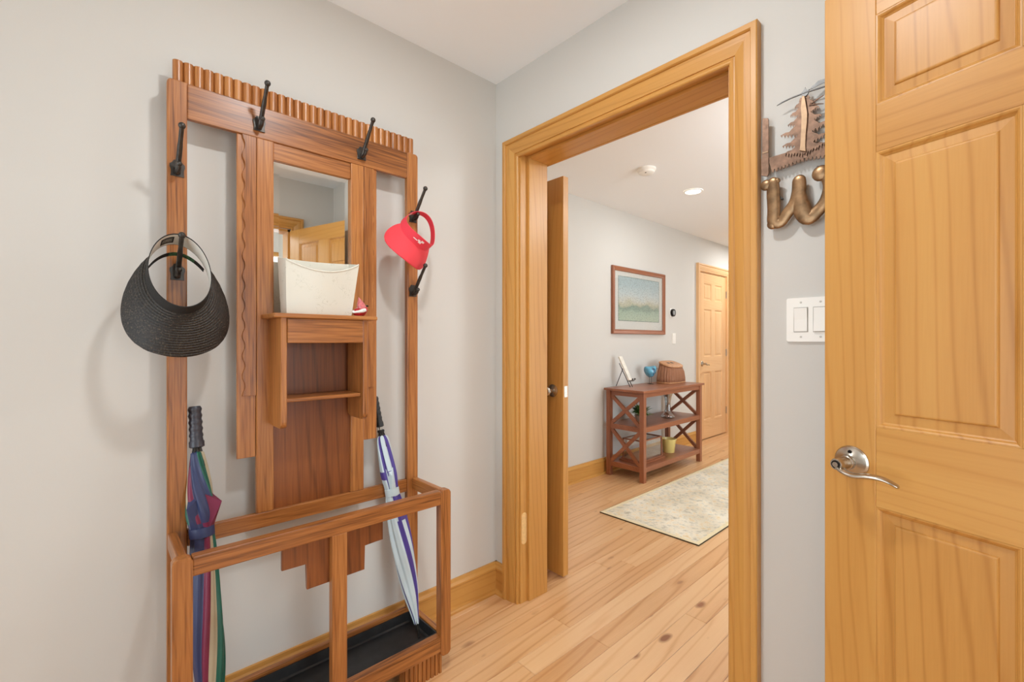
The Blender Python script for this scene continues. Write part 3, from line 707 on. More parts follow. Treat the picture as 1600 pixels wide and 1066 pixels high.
# ------------------------------------------------------------------ things on the bracket shelf
mh = tag(empty('mail_holder', (.15, .54, 1.284)), 'white metal letter holder with faint botanical print on hall tree shelf', 'letter holder')
def sprig_mat():
    m, nt, b = mat_base('ivory_botanical_enamel'); N = nt.nodes.new; L = nt.links.new
    tc = N('ShaderNodeTexCoord'); mp = N('ShaderNodeMapping'); mp.inputs['Scale'].default_value = (22, 22, 22); mp.inputs['Rotation'].default_value = (.8, .0, 0)
    n1 = N('ShaderNodeTexNoise'); n1.inputs['Scale'].default_value = 1.3; n1.inputs['Detail'].default_value = 3; n1.inputs['Distortion'].default_value = 2.5
    r = N('ShaderNodeValToRGB'); e = r.color_ramp.elements
    base = lin((224, 221, 208)); e[0].position = .485; e[0].color = base; e[1].position = .515; e[1].color = base
    k = e.new(.5); k.color = lin((186, 184, 166))
    n2 = N('ShaderNodeTexNoise'); n2.inputs['Scale'].default_value = 1.0
    r2 = N('ShaderNodeValToRGB'); r2.color_ramp.elements[0].position = .5; r2.color_ramp.elements[1].position = .6
    L(tc.outputs['Object'], mp.inputs['Vector']); L(mp.outputs[0], n1.inputs['Vector']); L(mp.outputs[0], n2.inputs['Vector'])
    L(n1.outputs['Fac'], r.inputs['Fac']); L(n2.outputs['Fac'], r2.inputs['Fac'])
    mx = N('ShaderNodeMix'); mx.data_type = 'RGBA'; mx.inputs[6].default_value = base
    L(r2.outputs['Color'], mx.inputs[0]); L(r.outputs['Color'], mx.inputs[7]); L(mx.outputs[2], b.inputs['Base Color']); b.inputs['Roughness'].default_value = .4
    return m
ENAM = sprig_mat()
def pocket(front):
    b = MB(); n = 24; zb = 1.2845; rows = []
    yb0, yb1, yt0, yt1 = .436, .640, .427, .657
    x_b, x_t = (.168, .190) if front else (.112, .106)
    zt0, zt1, sag = (1.452, 1.458, .034) if front else (1.466, 1.470, .004)
    low, top = [], []
    for i in range(n + 1):
        t = i / n; bow = .012 * math.sin(math.pi * t) if front else 0
        low.append(Vector((x_b + bow, yb0 + (yb1 - yb0) * t, zb)))
        s = sag * (math.sin(math.pi * t) ** .8)
        top.append(Vector((x_t + bow * 1.3, yt0 + (yt1 - yt0) * t, zt0 + (zt1 - zt0) * t - s)))
    return low, top
lf, tf = pocket(True); lb, tb = pocket(False)
th_ = Vector((.0018, 0, 0))
for nm, lo_, to_ in (('front_panel', lf, tf), ('rear_panel', lb, tb)):
    MB().rings([lo_, to_, [p - th_ for p in to_], [p - th_ for p in lo_], lo_], False).build(nm, ENAM, mh, smooth=40)
for k in (0, -1):
    MB().rings([[lf[k], tf[k]], [lb[k], tb[k]], [lb[k] + Vector((0, .0015, 0)), tb[k] + Vector((0, .0015, 0))], [lf[k] + Vector((0, .0015, 0)), tf[k] + Vector((0, .0015, 0))], [lf[k], tf[k]]], False).build('side_panel', ENAM, mh)
MB().rings([lf, lb, [p + Vector((0, 0, .002)) for p in lb], [p + Vector((0, 0, .002)) for p in lf], lf], False).build('base_panel', ENAM, mh)
MB().tube(tf, .0022, 8).build('rolled_lip', plain('ivory_rim', (226, 223, 210), .4), mh, smooth=60)

RED = plain('red_art_glass', (176, 28, 36), .18, vary=.35, vscale=60, coat=.6); PINK = plain('pink_speckle_glass', (206, 110, 112), .22, vary=.25, vscale=140, coat=.5)
WHITEG = plain('white_swirl_glass', (226, 228, 222), .2, vary=.08, vscale=60, coat=.5)
cb = tag(empty('cardinal_figurine', (.165, .673, 1.284)), 'small red and white glass cardinal beside the letter holder', 'figurine')
def bird_body(c, prof, axis, mat, parent, name, n=20, sx=1.0):
    """prof: (t along axis, radius, dz)"""
    ax = Vector(axis).normalized(); side = ax.cross(Vector((0, 0, 1))).normalized(); up = side.cross(ax)
    rows = [[Vector(c) + ax * t + up * dz + side * (r * sx * math.cos(2 * math.pi * k / n)) + up * (r * math.sin(2 * math.pi * k / n)) for k in range(n)] for t, r, dz in prof]
    return MB().rings(rows, True, True, True).build(name, mat, parent, smooth=70)
bax = (.15, 1, 0)
bird_body((.165, .674, 1.302), [(-.026, .002, -.004), (-.021, .010, -.004), (-.010, .0155, -.002), (.002, .0182, .000), (.013, .0180, .003), (.021, .011, .006), (.025, .002, .007)], bax, RED, cb, 'body')
b = MB(); b.lathe([(.0172, 0), (.0162, .010), (.0118, .025), (.0050, .038), (.0006, .0475)], c=(.166, .681, 1.305), axis=(0, -.30, 1), n=18); b.build('crest', PINK, cb, smooth=60)
MB().tube([(.1825, .686, 1.307), (.1835, .676, 1.304), (.180, .662, 1.300), (.176, .644, 1.297)], [.0055, .0065, .0045, .0028], 12, flat=((1, 0, 0), .45)).build('wing', WHITEG, cb, smooth=60)
MB().tube([(.165, .656, 1.300), (.163, .640, 1.299), (.161, .632, 1.300)], [.006, .005, .003], 10).build('tail', WHITEG, cb, smooth=60)
MB().lathe([(.004, 0), (.0025, .005), (.0003, .010)], c=(.168, .694, 1.322), axis=(.1, 1, -.1), n=10).build('beak', NICKELD, cb, smooth=60)

# ------------------------------------------------------------------ metal sign
BRONZE = plain('bronzed_steel', (122, 94, 76), .45, .6, bump=.2, bscale=90, vary=.35, vscale=55)
BRASS = plain('antique_brass', (146, 114, 82), .34, .75, bump=.15, bscale=90, vary=.4, vscale=40)
STEEL = plain('pale_brushed_steel', (180, 148, 116), .45, .4, vary=.1, vscale=80)
DKSTEEL = plain('dark_blued_steel', (104, 102, 100), .4, .8, vary=.2, vscale=60)
YS = 1.405
def sp(u, v): p = at(u, v, 'y', YS); return (p.x, p.z)
sg = tag(empty('metal_wall_sign', (at(1257, 300, 'y', YS).x, YS + .01, 1.50)), 'bronzed metal wall sign of crosscut saw, pine tree and letter W', 'wall sign')
XT = sp(1257, 200)[0]
def c6(x, y): return sp(1160 + .15 * x, 220 + .15 * y)
def c5(x, y): return sp(1160 + .15 * x, 100 + .15 * y)
def mirror_x(pts): return [(2 * XT - x, z) for x, z in pts]
# saw blade with teeth
top = [c6(270, 180), c6(340, 158), c6(440, 128), c6(520, 110), (XT, c6(640, 105)[1])]
teeth = []
tb0 = c6(300, 325); nT = 9
for i in range(nT):
    x = tb0[0] + (XT - tb0[0]) * i / nT; dx = (XT - tb0[0]) / nT
    z = tb0[1] + .010 * (i / nT) - .0
    teeth += [(x + dx * .05, z + .004), (x + dx * .30, z - .003), (x + dx * .42, z - .003), (x + dx * .5, z + .002), (x + dx * .62, z - .003), (x + dx * .74, z - .003), (x + dx * .80, z + .006), (x + dx * .98, z + .006)]
half = top[:-1] + [(XT, top[-1][1])]
outline = top + mirror_x(top[:-1])[::-1] + mirror_x(teeth) + teeth[::-1]
MB().prism(outline, 'Y', YS, YS + .003).build('saw_blade', BRONZE, sg)
hd = [c6(212, -222), c6(222, -232), c6(268, -232), c6(276, -218), c6(276, 340), c6(262, 374), c6(200, 366), c6(197, 192), c6(212, 186)]
MB().prism(hd, 'Y', YS - .003, YS + .002, .0006).build('saw_handle', BRONZE, sg)
MB().prism(mirror_x(hd), 'Y', YS - .003, YS + .002, .0006).build('saw_handle', BRONZE, sg)
MB().prism([c6(216, 130), c6(272, 112), c6(272, 120), c6(216, 138)], 'Y', YS - .0045, YS).build('saw_ferrule', STEEL, sg)
# tree
rnd = random.Random(3)
tiers = [(395, 590, 310), (460, 545, 320), (545, 500, 370), (645, 474, 450), (755, 400, 530), (865, 420, 660), (945, 440, 760)]
for i, (y, x, y_top) in enumerate(tiers):
    side = []; hw = 642 - x
    for k in range(7):   # ragged lower edge from the tip inwards
        t = k / 7; side += [(642 - hw * (1 - t), y - 6 * t + rnd.uniform(-6, 6)), (642 - hw * (1 - t - .05), y + 20 + rnd.uniform(-8, 10)), (642 - hw * (1 - t - .10), y - 14)]
    lt = [c5(636, y_top), c5(642 - hw * .38, y - (y - y_top) * .48), c5(642 - hw * .62, y - 44), c5(642 - hw * .80, y - 34), c5(642 - hw * .95, y - 12)] + [c5(px, py) for px, py in side]
    zmid = c5(642, y + 4)[1]
    rt = [(2 * XT - px + rnd.uniform(-.001, .001), pz + rnd.uniform(-.001, .001)) for px, pz in lt]
    MB().prism(lt + [(XT, zmid)] + rt[::-1], 'Y', YS - .0008 - .0005 * i, YS + .0012 - .0005 * i).build('pine_bough', BRONZE, sg)
MB().prism([c5(630, 345), c5(656, 342), c5(668, 420), c5(684, 520), c5(680, 620), c5(668, 740), c5(664, 860), c5(670, 918), c5(604, 910), c5(614, 850), c5(622, 700), c5(626, 560), c5(618, 470)], 'Y', YS - .0085, YS - .0035, .0008).build('tree_trunk', STEEL, sg)
# branch and leaf at the tree top
br = [c5(362, 440), c5(420, 405), c5(500, 365), c5(600, 325), c5(700, 290), c5(845, 245), c5(960, 205)]
MB().tube([(x, YS - .003, z) for x, z in br], [.001, .002, .0022, .0022, .0022, .0022, .001], 8).build('branch', DKSTEEL, sg, smooth=60)
MB().prism([c5(690, 275), c5(740, 225), c5(790, 178), c5(840, 160), c5(900, 150), c5(960, 170), c5(900, 200), c5(848, 195), c5(760, 245)], 'Y', YS - .002, YS, .0004).build('leaf', DKSTEEL, sg)
MB().prism([c5(615, 310), c5(640, 285), c5(660, 245), c5(668, 280), c5(700, 270), c5(690, 310), c5(665, 340), c5(625, 340)], 'Y', YS - .004, YS, .0004).build('tree_top', DKSTEEL, sg)
for pts in ([c5(700, 430), c5(780, 375), c5(850, 330)], [c5(700, 435), c5(790, 420), c5(850, 418)]):
    MB().tube([(x, YS - .003, z) for x, z in pts], [.002, .0018, .001], 8).build('twig', BRONZE, sg, smooth=60)
# letter W
kx = .15 * (c6(1, 0)[0] - c6(0, 0)[0]) / .15
def stroke(pts, rads, m=None):
    pp = smooth_pts([(c6(x, y)[0], YS - .002, c6(x, y)[1]) for x, y in pts], 6)
    rr = [r.x for r in smooth_pts([(r, 0, 0) for r in rads], 6)]
    return pp, [r * kx for r in rr]
W1 = MB()
pp, rr = stroke([(320, 440), (325, 560), (330, 720), (330, 840), (400, 850), (480, 745), (560, 640), (592, 520), (592, 420)], [58, 64, 62, 62, 56, 58, 66, 66, 62])
W1.tube(pp, rr, 16, flat=((0, 1, 0), .35))
W1.ball((pp[0].x, pp[0].y, pp[0].z), rr[0], (1, .35, 1)); W1.ball((pp[-1].x, pp[-1].y, pp[-1].z), rr[-1], (1, .35, 1))
p0 = c6(250, 465); W1.ball((p0[0], YS - .002, p0[1]), 58 * kx, (1, .35, 1)); p0 = c6(345, 425); W1.ball((p0[0], YS - .002, p0[1]), 42 * kx, (1.2, .35, .8)); p0 = c6(318, 870); W1.ball((p0[0], YS - .002, p0[1]), 55 * kx, (1, .35, 1))
pp, rr = stroke([(592, 430), (592, 560), (610, 680), (680, 800), (780, 740), (870, 620), (905, 470), (870, 360), (820, 340)], [62, 66, 84, 76, 62, 56, 52, 52, 60])
W1.tube(pp, rr, 16, flat=((0, 1, 0), .35)); W1.ball((pp[-1].x, pp[-1].y, pp[-1].z), rr[-1] * 1.3, (1, .35, 1))
W1.build('letter_w', BRASS, sg, smooth=60)
for x in (XT - .06, XT + .03): MB().lathe([(.003, 0), (.003, Y_D0 - YS)], c=(x, YS, 1.60 if x < XT else 1.66), axis=(0, 1, 0), n=8).build('stand_off', DKSTEEL, sg)

# ------------------------------------------------------------------ switches, thermostat, detector, lamps
p_ = at(1230, 467, 'y', Y_D0); q_ = at(1230, 534, 'y', Y_D0)
sx, sz0, sz1 = p_.x, q_.z, p_.z
sw = tag(empty('light_switch', (sx + .058, Y_D0, sz0)), 'white two-gang rocker switch plate under the metal sign', 'light switch')
MB().prism(rrect(sx, sx + .116, sz0, sz1, .004), 'Y', Y_D0 - .006, Y_D0, .002).build('cover_plate', WHITEPL, sw)
for i in range(2):
    cx = sx + .035 + .046 * i; cz = (sz0 + sz1) / 2
    MB().box((cx - .0175, Y_D0 - .0066, cz - .034), (cx + .0175, Y_D0 - .004, cz + .034), .0003).build('rocker_frame', GAPSHADE, sw)  # shadow gap round each rocker, painted as a grey slab
    tilt = .0035 if i == 0 else -.0035
    b = MB(); b.rings([[Vector((cx - .0155, Y_D0 - .0085 - t, z)), Vector((cx + .0155, Y_D0 - .0085 - t, z)), Vector((cx + .0155, Y_D0 - .005, z)), Vector((cx - .0155, Y_D0 - .005, z))] for z, t in ((cz - .032, max(0, -tilt)), (cz, 0), (cz + .032, max(0, tilt)))], True, True, True)
    b.build('rocker', WHITEPL, sw)
    for dz in (-.047, .047):
        MB().lathe([(.003, 0), (.0026, .0012)], c=(cx, Y_D0 - .0058, cz + dz), axis=(0, -1, 0), n=12).build('screw', plain('screw_white', (196, 192, 184), .4), sw)
# hall
c = at(1050, 489, 'x', X_H)
thm = tag(empty('thermostat', (X_H, c.y, c.z - .042)), 'round dark thermostat dial on the hall wall beside the picture', 'thermostat')
MB().lathe([(.040, 0), (.042, .004), (.042, .020), (.040, .024)], c=(X_H, c.y, c.z), axis=(1, 0, 0), n=36).build('dial', NICKELD, thm, smooth=40)
MB().lathe([(.026, .023), (.026, .0255)], c=(X_H, c.y, c.z), axis=(1, 0, 0), n=32).build('display', plain('grey_glass_face', (150, 152, 152), .2), thm, smooth=40)
MB().prism(rrect(c.y - .05, c.y + .05, c.z - .05, c.z + .05, .01), 'X', X_H, X_H + .003, .001).build('wall_plate', WHITEPL, thm)
c = at(1052.5, 529, 'x', X_H)
hs = tag(empty('light_switch', (X_H, c.y, c.z - .058)), 'white single switch plate below the thermostat', 'light switch')
MB().prism(rrect(c.y - .036, c.y + .036, c.z - .058, c.z + .058, .004), 'X', X_H, X_H + .006, .002).build('cover_plate', WHITEPL, hs)
MB().box((X_H + .005, c.y - .016, c.z - .032), (X_H + .009, c.y + .016, c.z + .032), .001).build('rocker', WHITEPL, hs)
c = at(1010, 264, 'z', CEILZ)
sd = tag(empty('smoke_detector', (c.x, c.y, CEILZ - .035)), 'round white smoke detector on the hall ceiling', 'smoke detector')
MB().lathe([(.066, 0), (.066, -.010), (.060, -.018), (.057, -.019), (.055, -.030), (.046, -.036), (.012, -.037)], c=(c.x, c.y, CEILZ), n=40).build('housing', WHITEPL, sd, smooth=35)
MB().lathe([(.0055, -.034), (.0055, -.0385)], c=(c.x + .012, c.y - .030, CEILZ), n=14).build('test_button', NICKELD, sd)
def can(x, y, label, r=.075):
    o = tag(empty('recessed_light', (x, y, CEILZ - .01)), label, 'ceiling light')
    MB().lathe([(r, -.001), (r, -.006), (r - .012, -.008), (r - .014, -.004)], c=(x, y, CEILZ), n=40, cap=False).build('trim_ring', WHITEPL, o, smooth=40)
    MB().lathe([(r - .013, -.003), (r - .013, -.005)], c=(x, y, CEILZ), n=40).build('lens', emis('lamp_lens', (255, 246, 232), 6), o)
can(-.09, 3.65, 'round recessed ceiling light glowing beyond the smoke detector')
can(-.09, 6.1, 'added fill light recessed in the hall ceiling over the far door')  # housing of the extra downlight added for fill
def globe(p, r, label):
    """Clear glass globe on a short stem around an added fill light, out of view."""
    o = tag(empty('fill_globe_pendant', (p[0], p[1], p[2] - r)), label, 'ceiling light')
    MB().lathe([(.06, CEILZ), (.06, CEILZ - .012), (.012, CEILZ - .02), (.012, p[2] + r * .8)], c=(p[0], p[1], 0), n=24).build('stem', NICKEL, o, smooth=40)
    n = 16; MB().lathe([(r * 1.02 * math.sin(math.pi * i / n) + .0002, p[2] - r * 1.02 * math.cos(math.pi * i / n)) for i in range(1, n)], c=(p[0], p[1], 0), n=28, cap=False).build('glass_globe', GLASS, o, smooth=60)
can(ENTRY_LAMP[0], ENTRY_LAMP[1], 'round recessed ceiling light of the entry')
globe(HALL_FILL, .13, 'glass globe pendant added for fill in the hall behind the doorway wall')
globe(SIDE_FILL, .13, 'glass globe pendant added for fill in the side room')

# ------------------------------------------------------------------ hall: picture
def print_mat(y0, y1, z0, z1):
    m, nt, b = mat_base('landscape_print'); N = nt.nodes.new; L = nt.links.new
    tc = N('ShaderNodeTexCoord'); sx_ = N('ShaderNodeSeparateXYZ'); L(tc.outputs['Generated'], sx_.inputs[0])
    n1 = N('ShaderNodeTexNoise'); n1.inputs['Scale'].default_value = 5; n1.inputs['Detail'].default_value = 5; L(tc.outputs['Generated'], n1.inputs['Vector'])
    ad = N('ShaderNodeMath'); ad.operation = 'MULTIPLY_ADD'; L(n1.outputs['Fac'], ad.inputs[0]); ad.inputs[1].default_value = .35; L(sx_.outputs['Z'], ad.inputs[2])
    r = N('ShaderNodeValToRGB'); e = r.color_ramp.elements
    e[0].position = .15; e[0].color = lin((190, 208, 186)); e[1].position = 1.1 if False else 1.0; e[1].color = lin((186, 208, 212))
    for p, c_ in ((.40, (176, 200, 180)), (.50, (140, 166, 152)), (.56, (200, 200, 174)), (.64, (216, 218, 208)), (.78, (210, 222, 222))):
        k = e.new(p); k.color = lin(c_)
    L(ad.outputs[0], r.inputs['Fac'])
    n2 = N('ShaderNodeTexNoise'); n2.inputs['Scale'].default_value = 38; n2.inputs['Detail'].default_value = 3; L(tc.outputs['Generated'], n2.inputs['Vector'])
    r2 = N('ShaderNodeValToRGB'); r2.color_ramp.elements[0].position = .36; r2.color_ramp.elements[0].color = (.45, .45, .45, 1); r2.color_ramp.elements[1].position = .5; r2.color_ramp.elements[1].color = (1, 1, 1, 1)
    L(n2.outputs['Fac'], r2.inputs['Fac'])
    mx = N('ShaderNodeMix'); mx.data_type = 'RGBA'; mx.blend_type = 'MULTIPLY'; mx.inputs[0].default_value = .6; L(r.outputs['Color'], mx.inputs[6]); L(r2.outputs['Color'], mx.inputs[7])
    L(mx.outputs[2], b.inputs['Base Color']); b.inputs['Roughness'].default_value = .6
    return m
py0, py1, pz0, pz1 = 3.53, 4.48, 1.268, 1.905
pf = tag(empty('framed_picture', (X_H, (py0 + py1) / 2, pz0)), 'framed pale green landscape print with white mat above the console', 'picture')
fw = .042
fprof = [(0, 0), (0, .020), (.006, .026), (.018, .022), (.030, .018), (.036, .020), (fw, .014), (fw, 0)]
def pp_(a, t, side):
    if side == 'b': return [Vector((X_H + .002 + t, py0 + a, pz0 + a)), Vector((X_H + .002 + t, py1 - a, pz0 + a))]
    if side == 't': return [Vector((X_H + .002 + t, py0 + a, pz1 - a)), Vector((X_H + .002 + t, py1 - a, pz1 - a))]
    if side == 'l': return [Vector((X_H + .002 + t, py0 + a, pz0 + a)), Vector((X_H + .002 + t, py0 + a, pz1 - a))]
    return [Vector((X_H + .002 + t, py1 - a, pz0 + a)), Vector((X_H + .002 + t, py1 - a, pz1 - a))]
for sd_ in 'btlr':
    pr = [pp_(a, t, sd_) for a, t in fprof]
    MB().rings([[q[0] for q in pr], [q[1] for q in pr]], True, True, True).build('frame_bar', CHERRY['Y' if sd_ in 'bt' else 'Z'], pf)
MB().box((X_H + .004, py0 + .03, pz0 + .03), (X_H + .008, py1 - .03, pz1 - .03)).build('mat_board', plain('white_mat', (228, 228, 222), .8), pf)
ay0, ay1, az0, az1 = py0 + .105, py1 - .105, pz0 + .125, pz1 - .085
pr = MB().box((X_H + .008, ay0, az0), (X_H + .0092, ay1, az1)).build('art_print', print_mat(ay0, ay1, az0, az1), pf)
EDGE = plain('print_border', (122, 146, 138), .7, vary=.3, vscale=60)
b = MB()
for a_, b2 in (((ay0, az0), (ay1, az0 + .005)), ((ay0, az1 - .005), (ay1, az1)), ((ay0, az0), (ay0 + .005, az1)), ((ay1 - .005, az0), (ay1, az1))):
    b.box((X_H + .0085, a_[0], a_[1]), (X_H + .0098, b2[0], b2[1]))
b.build('print_border', EDGE, pf)
MB().box((X_H + .0135, py0 + fw - .006, pz0 + fw - .006), (X_H + .0145, py1 - fw + .006, pz1 - fw + .006)).build('glazing', PANE, pf)

# ------------------------------------------------------------------ hall: console table
TX0, TX1, TY0, TY1, TZ = -.775, -.395, 3.395, 4.47, .780
ct = tag(empty('console_table', ((TX0 + TX1) / 2, (TY0 + TY1) / 2, 0)), 'cherry brown console table with x-braced ends and two shelves', 'console table')
MB().box((TX0 - .012, TY0 - .022, TZ - .020), (TX1 + .014, TY1 + .026, TZ), .004).build('table_top', CHERRY['Y'], ct)
lw_ = .042
for x in (TX0, TX1 - lw_):
    for y in (TY0, TY1 - lw_): MB().box((x, y, 0), (x + lw_, y + lw_, TZ - .020), .003).build('leg', CHERRY['Z'], ct)
for x in (TX0 + .008, TX1 - .030): MB().box((x, TY0 + lw_, TZ - .062), (x + .022, TY1 - lw_, TZ - .020), .002).build('apron', CHERRY['Y'], ct)
for y in (TY0 + .010, TY1 - .032): MB().box((TX0 + lw_, y, TZ - .062), (TX1 - lw_, y + .022, TZ - .020), .002).build('end_apron', CHERRY['X'], ct)
for z, nm in ((.465, 'shelf'), (.128, 'shelf')):
    MB().box((TX0 + .004, TY0 + .006, z - .044), (TX1 - .003, TY1 - .006, z), .003).build(nm, CHERRY['Y'], ct)
for y in (TY0 + .021, TY1 - .021):
    for z0, z1 in ((.465, TZ - .062), (.128, .421)):
        xa, xb = TX0 + lw_, TX1 - lw_
        for k, (za, zb) in enumerate(((z0, z1), (z1, z0))):
            MB().bar((xa, y + (.001 if k else -.001), za), (xb, y + (.001 if k else -.001), zb), .020, .030, up=(0, 0, 1)).build('cross_brace', CHERRY['X'], ct)

# things on the console
ez = tag(empty('display_easel', (-.69, 3.565, TZ)), 'thin dark metal display easel on the console table', 'easel')
for y in (3.555, 3.590):
    MB().tube([(-.745, y, TZ + .215), (-.628, y, TZ + .0035)], .0035, 8).build('front_leg', IRON, ez, smooth=50)
    MB().tube([(-.658, y, TZ + .055), (-.612, y, TZ + .062), (-.604, y, TZ + .075)], .0035, 8).build('ledge_hook', IRON, ez, smooth=50)
    MB().ball((-.603, y, TZ + .077), .008, seg=12).build('ledge_ball', IRON, ez, smooth=60)
MB().tube([(-.718, 3.572, TZ + .165), (-.790, 3.572, TZ + .0035)], .0035, 8).build('rear_leg', IRON, ez, smooth=50)
MB().tube([(-.718, 3.555, TZ + .165), (-.718, 3.590, TZ + .165)], .003, 8).build('cross_bar', IRON, ez, smooth=50)
cd = MB().bar((-.640, 3.572, TZ + .064), (-.748, 3.572, TZ + .275), .050, .012, up=(1, 0, .5)).build('card_plaque', plain('ivory_card', (226, 220, 208), .6, vary=.12, vscale=30))
tag(cd, 'pale ivory plaque leaning on the small metal easel', 'plaque')

BLUE = plain('turquoise_glass', (88, 160, 188), .15, vary=.35, vscale=26, coat=.7); BLUED = plain('deep_blue_glass', (34, 84, 118), .15, vary=.3, vscale=30, coat=.7)
bb = tag(empty('bird_figurine', (-.69, 4.00, TZ)), 'turquoise glass bird on wire legs beside the wicker basket', 'figurine')
bird_body((-.69, 4.00, TZ + .125), [(-.062, .010, .030), (-.056, .030, .016), (-.040, .044, .004), (-.015, .054, -.006), (.012, .054, -.004), (.036, .044, .012), (.052, .026, .026), (.060, .006, .030)], (.45, .9, 0), BLUE, bb, 'body', 24)
bird_body((-.655, 3.985, TZ + .125), [(-.030, .004, .0), (-.018, .026, 0), (0, .038, -.002), (.018, .030, 0), (.028, .006, .004)], (.45, .9, 0), BLUED, bb, 'wing', 18, .45)
MB().lathe([(.008, 0), (.004, .012), (.0005, .022)], c=(-.664, 4.053, TZ + .152), axis=(.45, .9, -.2), n=10).build('beak', BLUED, bb, smooth=60)
for s in (-1, 1):
    lx, ly = -.69 + .018 * s, 4.00 - .012 * s
    MB().tube([(lx, ly, TZ + .078), (lx, ly, TZ + .003)], .002, 8).build('wire_leg', IRON, bb, smooth=50)
    for a in (-.6, 0, .6, math.pi): MB().tube([(lx, ly, TZ + .003), (lx + .022 * math.cos(a + 1.1), ly + .022 * math.sin(a + 1.1), TZ + .003)], .0022, 6).build('wire_toe', IRON, bb)

def wicker():
    m, nt, b = mat_base('brown_wicker'); N = nt.nodes.new; L = nt.links.new
    tc = N('ShaderNodeTexCoord')
    sx_ = N('ShaderNodeTexBrick'); sx_.inputs['Scale'].default_value = 1; mp = N('ShaderNodeMapping'); mp.inputs['Scale'].default_value = (30, 30, 30)
    sp_ = N('ShaderNodeSeparateXYZ'); cm = N('ShaderNodeCombineXYZ'); L(tc.outputs['Object'], mp.inputs[0]); L(mp.outputs[0], sp_.inputs[0])
    ad = N('ShaderNodeMath'); ad.operation = 'ADD'; L(sp_.outputs['X'], ad.inputs[0]); L(sp_.outputs['Y'], ad.inputs[1]); L(ad.outputs[0], cm.inputs['X']); L(sp_.outputs['Z'], cm.inputs['Y'])
    L(cm.outputs[0], sx_.inputs['Vector']); sx_.inputs['Brick Width'].default_value = .55; sx_.inputs['Row Height'].default_value = .16; sx_.inputs['Mortar Size'].default_value = .045
    sx_.inputs['Color1'].default_value = lin((204, 146, 108)); sx_.inputs['Color2'].default_value = lin((186, 128, 92)); sx_.inputs['Mortar'].default_value = lin((128, 80, 52))
    L(sx_.outputs['Color'], b.inputs['Base Color']); b.inputs['Roughness'].default_value = .6
    bp = N('ShaderNodeBump'); bp.inputs['Strength'].default_value = .6; bp.inputs['Distance'].default_value = .003; bp.invert = True; L(sx_.outputs['Fac'], bp.inputs['Height']); L(bp.outputs['Normal'], b.inputs['Normal'])
    return m
WICK = wicker(); CANE = plain('cane_lid', (190, 136, 92), .5, vary=.25, vscale=70, bump=.3, bscale=120)
BX, BY = -.640, 4.300
wb = tag(empty('wicker_basket', (BX, BY, TZ)), 'brown wicker creel basket with flat lid on the console table', 'basket')
def crow(k, h, ribs=.0, slant=0.0, n=112):
    """One level of the D-shaped creel, flat side to the wall; slant lowers the front."""
    out = []
    for i in range(n):
        a = 2 * math.pi * i / n; cx, cy = math.cos(a), math.sin(a)
        x = .105 * (abs(cx) ** .75) * (1 if cx > 0 else -1); y = .185 * (abs(cy) ** .7) * (1 if cy > 0 else -1)
        if x < -.055: x = -.055 + (x + .055) * .5
        q = k * (1 + ribs * math.cos(28 * a)); x *= q; y *= q
        out.append(Vector((BX + x, BY + y, TZ + h - slant * (x + .07))))
    return out
rb_ = .022
MB().rings([crow(.94, .001), crow(1.0, .010, rb_), crow(.99, .05, rb_), crow(.93, .11, rb_), crow(.86, .155, rb_, .15), crow(.79, .205, rb_, .34)], True, True, True).build('basket_body', WICK, wb, smooth=60)
MB().rings([crow(.80, .205, 0, .34), crow(.85, .208, 0, .34), crow(.85, .217, 0, .34), crow(.79, .222, 0, .34)], True, True, True).build('lid', CANE, wb, smooth=40)
MB().rings([crow(.95, 0), crow(1.02, .002), crow(1.03, .010), crow(1.0, .014)], True).build('base_rim', CANE, wb, smooth=60)
for y in (BY - .045, BY + .025): MB().bar((BX - .012, y, TZ + .222 - .34 * .058 + .001), (BX + .012, y, TZ + .222 - .34 * .082 + .001), .034, .002, up=(0, 0, 1)).build('lid_slot', NICKELD, wb)

vs = tag(empty('glass_vase', (-.53, 4.04, .465)), 'clear glass vase with flared foot on the middle shelf', 'vase')
MB().lathe([(.048, 0), (.062, .004), (.066, .018), (.052, .034), (.034, .052), (.026, .085), (.026, .150), (.034, .200), (.046, .235), (.044, .235), (.032, .199), (.023, .150), (.023, .086), (.030, .056), (.010, .030), (.0, .026)], c=(-.53, 4.04, .465), n=36).build('vase_body', glass('vase_glass', (.93, .95, .95, 1), .08, .85), vs, smooth=60)
pl = tag(empty('potted_plant', (-.63, 3.73, .465)), 'small leafy green plant in low pot on the middle shelf', 'potted plant')
MB().lathe([(.042, 0), (.055, .045), (.057, .050), (.052, .050), (.046, .040), (.001, .038)], c=(-.63, 3.73, .465), n=28).build('pot', plain('grey_ceramic', (182, 172, 158), .5), pl, smooth=40)
LEAF = plain('leaf_green', (88, 122, 54), .45, vary=.4, vscale=40)
for i in range(64):
    a = random.uniform(0, 2 * math.pi); e = random.uniform(.1, 1.35); ln = random.uniform(.075, .14)
    d = Vector((math.cos(a) * math.cos(e), math.sin(a) * math.cos(e), math.sin(e))); s_ = d.cross(Vector((0, 0, 1))).normalized() * .014
    c = Vector((-.63, 3.73, .508)) + d * .012; B = MB()
    m1 = c + d * ln * .55 + Vector((0, 0, .006)); V = [B.bm.verts.new(v) for v in (c, m1 + s_, c + d * ln - Vector((0, 0, .012)), m1 - s_, m1 + Vector((0, 0, .004)), m1 - Vector((0, 0, .002)))]
    for f in ((0, 1, 4), (1, 2, 4), (2, 3, 4), (3, 0, 4), (1, 0, 5), (2, 1, 5), (3, 2, 5), (0, 3, 5)): B.bm.faces.new([V[q] for q in f])
    B.build('leaf', LEAF, pl)
yp = tag(empty('yellow_pot', (-.545, 4.09, .128)), 'pale yellow scalloped ceramic pot on the bottom shelf', 'pot')
n = 48
